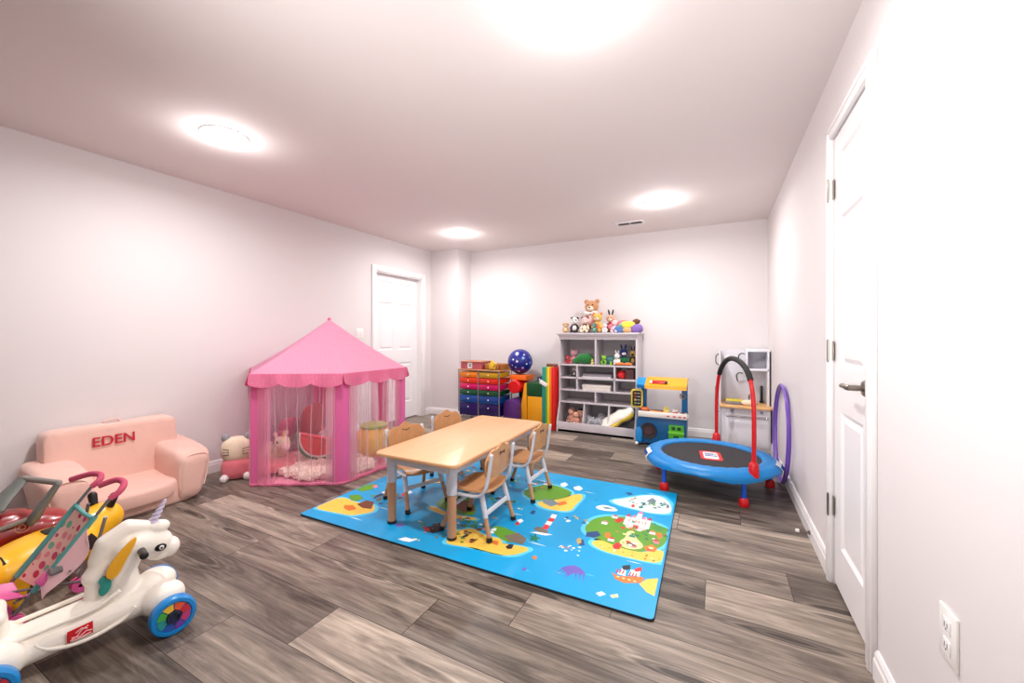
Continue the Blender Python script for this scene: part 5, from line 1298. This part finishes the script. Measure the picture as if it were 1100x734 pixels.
for p, q in ((Pa, Qa), (Pb, Qb)):
    g = G(); g.tube([p, p.lerp(q, .33), p.lerp(q, .7), q, q + (q - p) * .18], [.022, .028, .034, .042, .026], seg=12, flat=(1.3, .55)); g.out('handle_arm', GREYH, t)
g = G(); g.tube([Qb, V(-3.02, .55, .25), V(-3.06, .45, .235)], .012, seg=10); g.out('side_rail', mat('grey_bar', rgb(140, 134, 128), .45), t)
g = G(); g.cyl(Qb + Vector((.018, -.01, 0)), Qb + Vector((.03, -.014, .004)), .007); g.out('bolt', BLACK, t)
for (x, y) in ((-.09, -.12), (.09, -.12), (-.09, .14), (.09, .14)):
    g = G(); g.cyl((x - .018, y, .045), (x + .018, y, .045), .045, seg=28); g.out('wheel', BLACK, t)

# ================================================================== trampoline
TB = mat('trampoline_blue', rgb(0, 128, 200), .4, bump=(20, .2, .004)); TL_ = mat('leg_blue', rgb(16, 84, 200), .35); TRD = mat('bright_red_plastic', rgb(210, 16, 26), .35)
to = Vector((-.053, 3.53, 0)); t = thing('mini_trampoline', 'round mini trampoline with blue pad and red legs cap near the right wall', 'trampoline', to)
t['label'] = 'small round trampoline with blue padded rim and red padded handlebar near the right wall'
g = G(); g.lathe([(.355, .222), (.36, .236), (.39, .246), (.44, .240), (.475, .224), (.487, .200), (.482, .188), (.476, .186), (.47, .20), (.40, .215), (.355, .215)], seg=80)
for v in g.bm.verts:
    a = math.atan2(v.co.y, v.co.x); r = math.hypot(v.co.x, v.co.y)
    if r > .46: v.co.z += -.012 * (1 + math.sin(5 * a + 1.2)) * (1 if v.co.z < .2 else .3)
    v.co.z += .002 * math.sin(31 * a)
pad = g.out('rim_pad', TB, t)
g = G(); g.lathe([(0, .221), (.2, .2215), (.37, .225)], seg=64); mm = g.out('jump_mat', mat('black_mesh_mat', rgb(40, 38, 42), .75, bump=(200, .3, .001)), t)
cr_, sr_ = math.cos(R(27.4)), math.sin(R(27.4))
ux, uy = Vector((math.cos(R(6)), math.sin(R(6)), 0)), Vector((-math.sin(R(6)), math.cos(R(6)), 0))
def lab(nm, w_, h_, z_, m_, par): 
    g = G(); g.prism(rrect(w_, h_, min(w_, h_) * .22, 5), .0008, basis(ux, uy, (0, 0, 1), (.01, -.03, z_))); return g.out(nm, m_, par, smooth=0)
l1 = lab('logo_patch', .155, .25, .2235, mat('logo_red2', rgb(206, 40, 44), .5), mm); l2 = lab('logo_field', .105, .185, .2245, PLATE, l1)
LB = mat('logo_blue', rgb(30, 80, 160), .5)
text_obj('logo_text', 'little\ntikes', .046, .0006, LB, l1, basis(ux, uy, (0, 0, 1), (.01, -.015, .2257)), bold=.002)
for ang, nm in ((196, 'white label patch on the rim'), (318, 'white label patch on the rim')):
    if ang == 318: ang = 352
    g = G(); a0 = R(ang)
    def f(u, v):
        a = a0 + (u - .5) * .30; r, zz = ((.445, .241), (.476, .226), (.490, .202), (.4865, .176))[min(3, int(v * 3 + .01))]
        return ((r + .0015) * math.cos(a), (r + .0015) * math.sin(a), zz + .002 - (.012 * (1 + math.sin(5 * a + 1.2)) * (.3 if v < .9 else 1) if r > .46 else 0))
    g.grid(f, 10, 3); pt = g.out('brand_patch', PLATE, pad, smooth=50)
    g = G()
    for k, (u_, w_) in enumerate(((.2, .1), (.35, .06), (.5, .12), (.7, .08), (.82, .05))):
        for (du, dv) in ((0, 0),):
            P = [Vector(f(u_ - w_ / 2, .34)), Vector(f(u_, .68)), Vector(f(u_ + w_ / 2, .34))]
            g.tube([p * 1.003 + Vector((0, 0, .002)) for p in P], .0035, seg=6)
    g.out('brand_letters', LB, pt)
g = G(); g.tube([(.47 * math.cos(2 * PI * k / 60), .47 * math.sin(2 * PI * k / 60), .196) for k in range(60)], .0125, seg=8, closed=True); g.out('ring_tube', TL_, t)
LA = [156, 226, 300, 16, 86]
for a in LA:
    x, y = .437 * math.cos(R(a)), .437 * math.sin(R(a))
    g = G(); g.cyl((x, y, .03), (x, y, .20), .0165, seg=16); lg = g.out('leg', TL_, t)
    g = G(); g.lathe([(0, 0), (.031, 0), (.034, .006), (.029, .045), (.020, .056), (0, .056)], T(x, y), 24); g.out('foot_cap', TRD, lg)
A = Vector((.437 * math.cos(R(300)) + .06, .437 * math.sin(R(300)) + .02, 0)); B = Vector((.437 * math.cos(R(86)) + .02, .437 * math.sin(R(86)) + .02, 0))
prof = [(0, .24), (-.005, .45), (.0, .66), (.035, .80), (.12, .905), (.27, .965), (.45, .99), (.62, .98), (.78, .93), (.90, .84), (.965, .72), (1, .55), (1, .22)]
P = spline([(A.x + (B.x - A.x) * u, A.y + (B.y - A.y) * u, z_) for u, z_ in prof], 6)
n_ = len(P); i0, i1 = int(n_ * .30), int(n_ * .74)
g = G(); g.tube(P[:i0 + 2], .0145, seg=14); g.out('red_post', TRD, t); g = G(); g.tube(P[i1 - 2:], .0145, seg=14); g.out('red_post', TRD, t)
g = G(); g.tube(P[i0:i1 + 1], .0195, seg=16); g.out('foam_grip', mat('black_foam', rgb(34, 32, 34), .8), t)
for p in (A, B):
    g = G(); g.lathe([(.016, .20), (.032, .20), (.034, .21), (.031, .285), (.022, .30), (.0145, .305)], T(p.x, p.y), 24); g.out('post_socket', TRD, t)

# ================================================================== toy kitchen
KW = mat('kitchen_pale_grey', rgb(214, 212, 218), .45); KI = mat('kitchen_inner_white', rgb(232, 232, 238), .4); KG = mat('dark_grey_handle', rgb(92, 92, 96), .4)
ko = Vector((.035, 4.62, 0)); t = thing('toy_kitchen', 'pale grey wooden toy kitchen with light wood counter in the far right corner', 'toy kitchen', ko)
g = G(); g.span((.006, .03, 0), (.438, .40, .435), .004); bs = g.out('base_cabinet', KW, t)
g = G(); g.span((.045, .018, .05), (.42, .034, .375), .004); dr = g.out('oven_door', KI, t)
g = G(); g.cyl((.05, -.012, .355), (.415, -.012, .355), .0085, seg=12)
for x in (.065, .40): g.cyl((x, -.014, .355), (x, .02, .355), .006, seg=10); g.ball((x, -.016, .355), .012)
g.out('towel_rail', CHROME, dr)
for x in (.10, .36):
    g = G(); g.cyl((x, .032, .405), (x, .014, .405), .014, seg=20); g.out('knob', CHROME, t)
g = G(); pl = [(0.0, .405), (.445, .405)] + [(.445 * math.cos(0) if 0 else .222 + .232 * math.cos(a), .03 - .055 * math.sin(a) ** .6) for a in [PI * k / 16 for k in range(17)]]
g.prism(pl, .022, T(0, 0, .435), bev=.004); g.out('countertop', mat_wood('kitchen_pine', rgb(218, 168, 110), rgb(230, 184, 130), 0, 2), t)
g = G(); g.span((-.005, .385, 0), (.437, .41, 1.02), .003); g.out('back_panel', KW, t)
g = G(); g.span((-.015, .10, 0), (.004, .41, 1.02), .003); sp = g.out('side_panel', KW, t)
for z0_, z1_ in ((.86, .98), (.53, .66), (.36, .46)):
    g = G(); g.tube(spline([(-.014, .14, z0_), (-.04, .14, z0_ + .02), (-.045, .14, (z0_ + z1_) / 2), (-.04, .14, z1_ - .02), (-.014, .14, z1_)], 5), .006, seg=8); g.out('handle', KG, sp)
cab = []
g = G()
for a, b in (((.235, .13, 1.005), (.45, .41, 1.03)), ((.235, .13, .81), (.437, .41, .83)), ((.235, .13, .81), (.25, .41, 1.01)), ((.422, .13, .44), (.437, .41, 1.01))): g.span(a, b, .003)
g.out('upper_cabinet', KI, t)
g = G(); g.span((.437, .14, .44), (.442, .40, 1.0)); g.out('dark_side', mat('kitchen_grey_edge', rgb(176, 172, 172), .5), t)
for x, z_ in ((.185, .95), (.165, .74)):
    g = G(); g.tube(spline([(x, .385, z_ - .06), (x - .0, .36, z_ - .055), (x - .01, .335, z_), (x + .015, .325, z_ + .03), (x + .05, .33, z_ + .025)], 5), .0065, seg=8); g.out('hook', KG, t)
g = G(); g.span((.04, .378, .87), (.09, .387, .96), .004); ck = g.out('clock_panel', KI, t)
g = G(); g.span((.05, .374, .885), (.08, .380, .925), .002); g.out('display', mat('grey_display', rgb(140, 140, 146), .4), ck)
g = G(); g.span((.375, .33, .475), (.40, .345, .64), .006); g.cyl((.3875, .3375, .457), (.3875, .3375, .48), .02, seg=16); o = g.out('toy_phone', BLACK); tag(o, 'black upright toy phone on the kitchen counter near the right wall', 'toy phone', loc=ko)
ct = thing('toy_tray', 'grey toy tray with yellow strips on the left of the kitchen counter', 'tray', ko + Vector((.13, .16, .458)))
g = G(); g.span((-.09, -.07, 0), (.10, .07, .03), .006); g.out('body', mat('tray_grey', rgb(130, 130, 134), .5), ct)
g = G(); g.span((-.08, -.06, .028), (.07, .05, .045), .004); g.out('yellow_strip', mat('tray_yellow', rgb(216, 200, 50), .5), ct)
ct = thing('toy_tap', 'grey toy faucet and sink basin on the right of the kitchen counter', 'toy sink', ko + Vector((.27, .2, .457)))
g = G(); g.lathe([(0, .004), (.05, .004), (.062, .02), (.07, .022), (.07, .0)], seg=32); g.out('basin', mat('basin_grey', rgb(168, 168, 174), .3, .5), ct)
g = G(); g.tube(spline([(.0, .09, 0), (0, .09, .06), (0, .06, .09), (0, .02, .085), (0, .015, .06)], 5), .007, seg=8); g.out('spout', KG, ct)
g = G(); g.ball((0, 0, .03), (.06, .035, .03)); g.ball((.05, .01, .028), (.03, .03, .022)); o = g.out('toy_bread', P_CREAM, fuse=(.006, 2)); tag(o, 'peach toy bread between the tray and sink on the kitchen counter', 'toy food', loc=ko + Vector((.245, .075, .458)))

# ================================================================== hula hoops
for i, (y, r_, x0_, x1_, lb, c_) in enumerate(((3.80, .385, .440, .458, 'purple hula hoop leaning on the right wall, nearest the trampoline', (110, 70, 180)), (3.86, .375, .466, .479, 'lilac purple hula hoop leaning flat against the right wall behind the other hoop', (130, 90, 200)))):
    g = G(); P = []
    for k in range(72):
        a = 2 * PI * k / 72; zz = r_ + .009 + r_ * math.sin(a); P.append((x0_ + (x1_ - x0_) * (zz / (2 * r_)), y + r_ * math.cos(a), zz))
    g.tube([Vector(p) - Vector((x0_, y, 0)) for p in P], .009, seg=10, closed=True); o = g.out('hula_hoop', mat('hoop_%d' % i, rgb(*c_), .3, coat=.3)); tag(o, lb, 'hula hoop', 'hula hoops', loc=(x0_, y, 0))

# ================================================================== toy food stand
FB = mat('food_stand_blue', rgb(0, 98, 158), .4); FBL = mat('food_stand_light_blue', rgb(28, 140, 214), .4); FO = mat('food_stand_orange', rgb(246, 164, 32), .4)
fo = Vector((-.745, 4.42, 0)); t = thing('toy_food_stand', 'blue and orange plastic toy food stand between the grey shelf and trampoline', 'toy food stand', fo)
g = G(); pl = [(-.02, .02), (.46, .02), (.47, .30), (.455, .315), (.0, .315), (-.03, .26), (-.035, .06)]
g.prism(pl, .26, basis((1, 0, 0), (0, 0, 1), (0, -1, 0), (0, .27, 0)), bev=.012); g.out('body', FB, t)
g = G(); g.ball((.0, .02, .10), (.04, .05, .09), e=.6); g.out('fender', FBL, t)
g = G(); g.M = basis((1, 0, 0), (0, 0, 1), (0, -1, 0), (.095, .008, .155)); g.lathe([(0, .004), (.055, .006), (.06, .014), (.082, .016), (.088, .0)], seg=40); g.out('round_grille', mat('charcoal_plastic', rgb(52, 50, 56), .6), t)
g = G(); g.M = basis((1, 0, 0), (0, 0, 1), (0, -1, 0), (.095, .0, .155)); g.lathe([(0, .003), (.045, .002), (.05, -.004)], seg=30); g.out('grille_centre', mat('dark_maroon_plastic', rgb(80, 50, 56), .5), t)
g = G(); g.span((.30, -.022, .075), (.445, .012, .245), .006); gb = g.out('register_box', mat('lime_green_plastic', rgb(80, 190, 40), .4), t)
g = G(); g.span((.295, -.03, .155), (.45, -.02, .18), .003); g.out('ledge', mat('lime_light_plastic', rgb(120, 220, 60), .4), gb)
for x, z_, w_, h_ in ((.345, .213, .035, .035), (.40, .213, .035, .035), (.372, .118, .05, .04)):
    g = G(); g.box((x, -.024, z_), (w_, .006, h_), .002); g.out('slot', mat('dark_green_slot', rgb(10, 70, 30), .5), gb)
g = G(); g.span((-.0, -.055, .315), (.48, .20, .345), .006); g.span((-.0, -.06, .315), (.48, -.045, .375), .005); tr_ = g.out('counter_tray', WHITEPL, t)
for x in (.30, .36, .41, .455):
    g = G(); g.box((x, -.062, .342), (.028, .004, .012), .001); g.out('red_button', TRD, tr_)
g = G(); g.span((.0, .12, .33), (.055, .20, .66), .008); g.span((-.02, .10, .33), (.03, .22, .42), .01); g.out('left_post', FB, t)
g = G(); g.span((.415, .12, .33), (.47, .20, .66), .008); g.out('right_post', FB, t)
g = G(); g.prism([(-.05, 0), (.0, .05), (.06, .07), (.14, .06), (.16, .0), (.05, -.045), (-.03, -.04)], .16, basis((0, 1, 0), (0, 0, 1), (1, 0, 0), (-.03, .05, .645)), bev=.01)
o = g.out('roof_cap', FBL, t)
g = G(); g.prism([(-.11, .0), (-.10, .035), (.02, .10), (.18, .10), (.18, .07), (.02, .065), (-.08, .0)], .41, basis((0, 1, 0), (0, 0, 1), (1, 0, 0), (.065, .05, .615)), bev=.006); aw = g.out('awning', FO, t)
g = G(); g.box((.20, -.01, .685), (.16, .012, .045), .006, rot=Matrix.Rotation(R(-60), 4, 'X')); sg = g.out('sign_plate', TRD, aw)
g = G(); g.box((.125, -.016, .683), (.028, .012, .04), .005, rot=Matrix.Rotation(R(-60), 4, 'X')); g.box((.275, -.016, .683), (.026, .012, .04), .005, rot=Matrix.Rotation(R(-60), 4, 'X'), mi=1); g.out('sign_picture', [PLATE, DARK], sg)
g = G(); g.prism(rrect(.125, .20, .03, 5), .014, basis((1, 0, 0), (0, 0, 1), (0, -1, 0), (-.03, .055, .49)), bev=.003); mb = g.out('menu_board', mat('menu_yellow', rgb(222, 196, 70), .4), t)
g = G(); g.prism(rrect(.092, .165, .018, 5), .004, basis((1, 0, 0), (0, 0, 1), (0, -1, 0), (-.03, .042, .49))); mp = g.out('menu_face', mat('menu_black', rgb(30, 26, 30), .5), mb)
for k in range(4):
    g = G(); zz = .545 - .036 * k
    g.box((-.045, .036, zz), (.022, .003, .018), .003, mi=0); g.box((-.01, .036, zz), (.03, .003, .005), .001, mi=1); g.out('menu_item', [mat('menu_item_%d' % k, rgb(*((200, 140, 60), (190, 60, 40), (220, 190, 90), (120, 160, 70))[k]), .5), PLATE], mp)
g = G(); g.cyl((-.0, .08, .45), (-.01, .06, .45), .012); g.out('menu_hinge', FB, t)
g = G(); g.lathe([(.022, -.004), (.03, 0), (.022, .004)], basis((1, 0, 0), (0, 0, 1), (0, -1, 0), (.425, .11, .53)), 24); g.tube([(.40, .10, .56), (.43, .10, .50)], .006, seg=8); g.out('timer_dial', mat('tan_grey', rgb(150, 140, 110), .5), t)
g = G(); g.ball((-.02, -.03, .018), .018); g.out('foot_cap', PLATE, t)
# toy food on the counter
zc = .3455
def food(name, label, x, y, build):
    q = thing(name, label, 'toy food', fo + Vector((x, y, zc)), 0); build(q); return q
BUN = mat('bun_orange', rgb(214, 104, 44), .5); PAT = mat('patty_dark', rgb(90, 24, 22), .5)
def burger(q):
    g = G(); g.lathe([(0, 0), (.045, 0), (.048, .012), (.0, .014)], seg=24); g.out('bottom_bun', BUN, q)
    g = G(); g.lathe([(0, .014), (.05, .014), (.05, .032), (0, .032)], seg=24); g.out('patty', PAT, q)
    g = G(); g.ball((0, 0, .036), (.046, .046, .026)); g.out('top_bun', BUN, q)
food('toy_burger', 'red and orange toy burger at the left end of the food stand counter', .06, .02, burger)
def fish(q):
    g = G(); g.cap((-.045, 0, .02), (.05, .01, .02), .02, .016); g.out('bun', mat('hotdog_orange', rgb(240, 150, 50), .5), q)
    g = G(); g.cap((-.05, -.004, .034), (.06, .008, .032), .009); g.out('sausage', PAT, q)
food('toy_hotdog', 'orange toy hotdog in the middle of the food stand counter', .175, .0, fish)
def fries(q):
    g = G(); g.span((-.03, -.015, 0), (.03, .015, .04), .004); g.out('carton', mat('fries_yellow', rgb(236, 214, 110), .5), q)
    for k in range(5):
        g = G(); g.box((-.022 + .011 * k, 0, .05 + .006 * (k % 2)), (.008, .008, .04), .001); g.out('fry', mat('fry_yellow', rgb(240, 220, 90), .5), q)
food('toy_fries', 'yellow toy fries box standing on the food stand counter', .27, .05, fries)
def cup(q):
    g = G(); g.lathe([(0, 0), (.02, 0), (.027, .05), (.03, .05), (.03, .056), (0, .056)], seg=20); g.out('cup_body', PLATE, q)
    g = G(); g.lathe([(.0225, .014), (.0255, .034)], seg=20); g.out('red_band', TRD, q)
food('toy_cup', 'white toy cup with red band at the right end of the stand counter', .36, .01, cup)
def bowl(q):
    g = G(); g.lathe([(0, 0), (.025, 0), (.04, .03), (.036, .03), (.02, .006), (0, .006)], seg=24); g.out('bowl_body', PLATE, q)
    g = G(); g.ball((0, 0, .026), (.028, .028, .01)); g.out('sauce', PAT, q)
food('toy_bowl', 'white toy bowl with dark filling, rightmost dish on the stand counter', .435, .0, bowl)
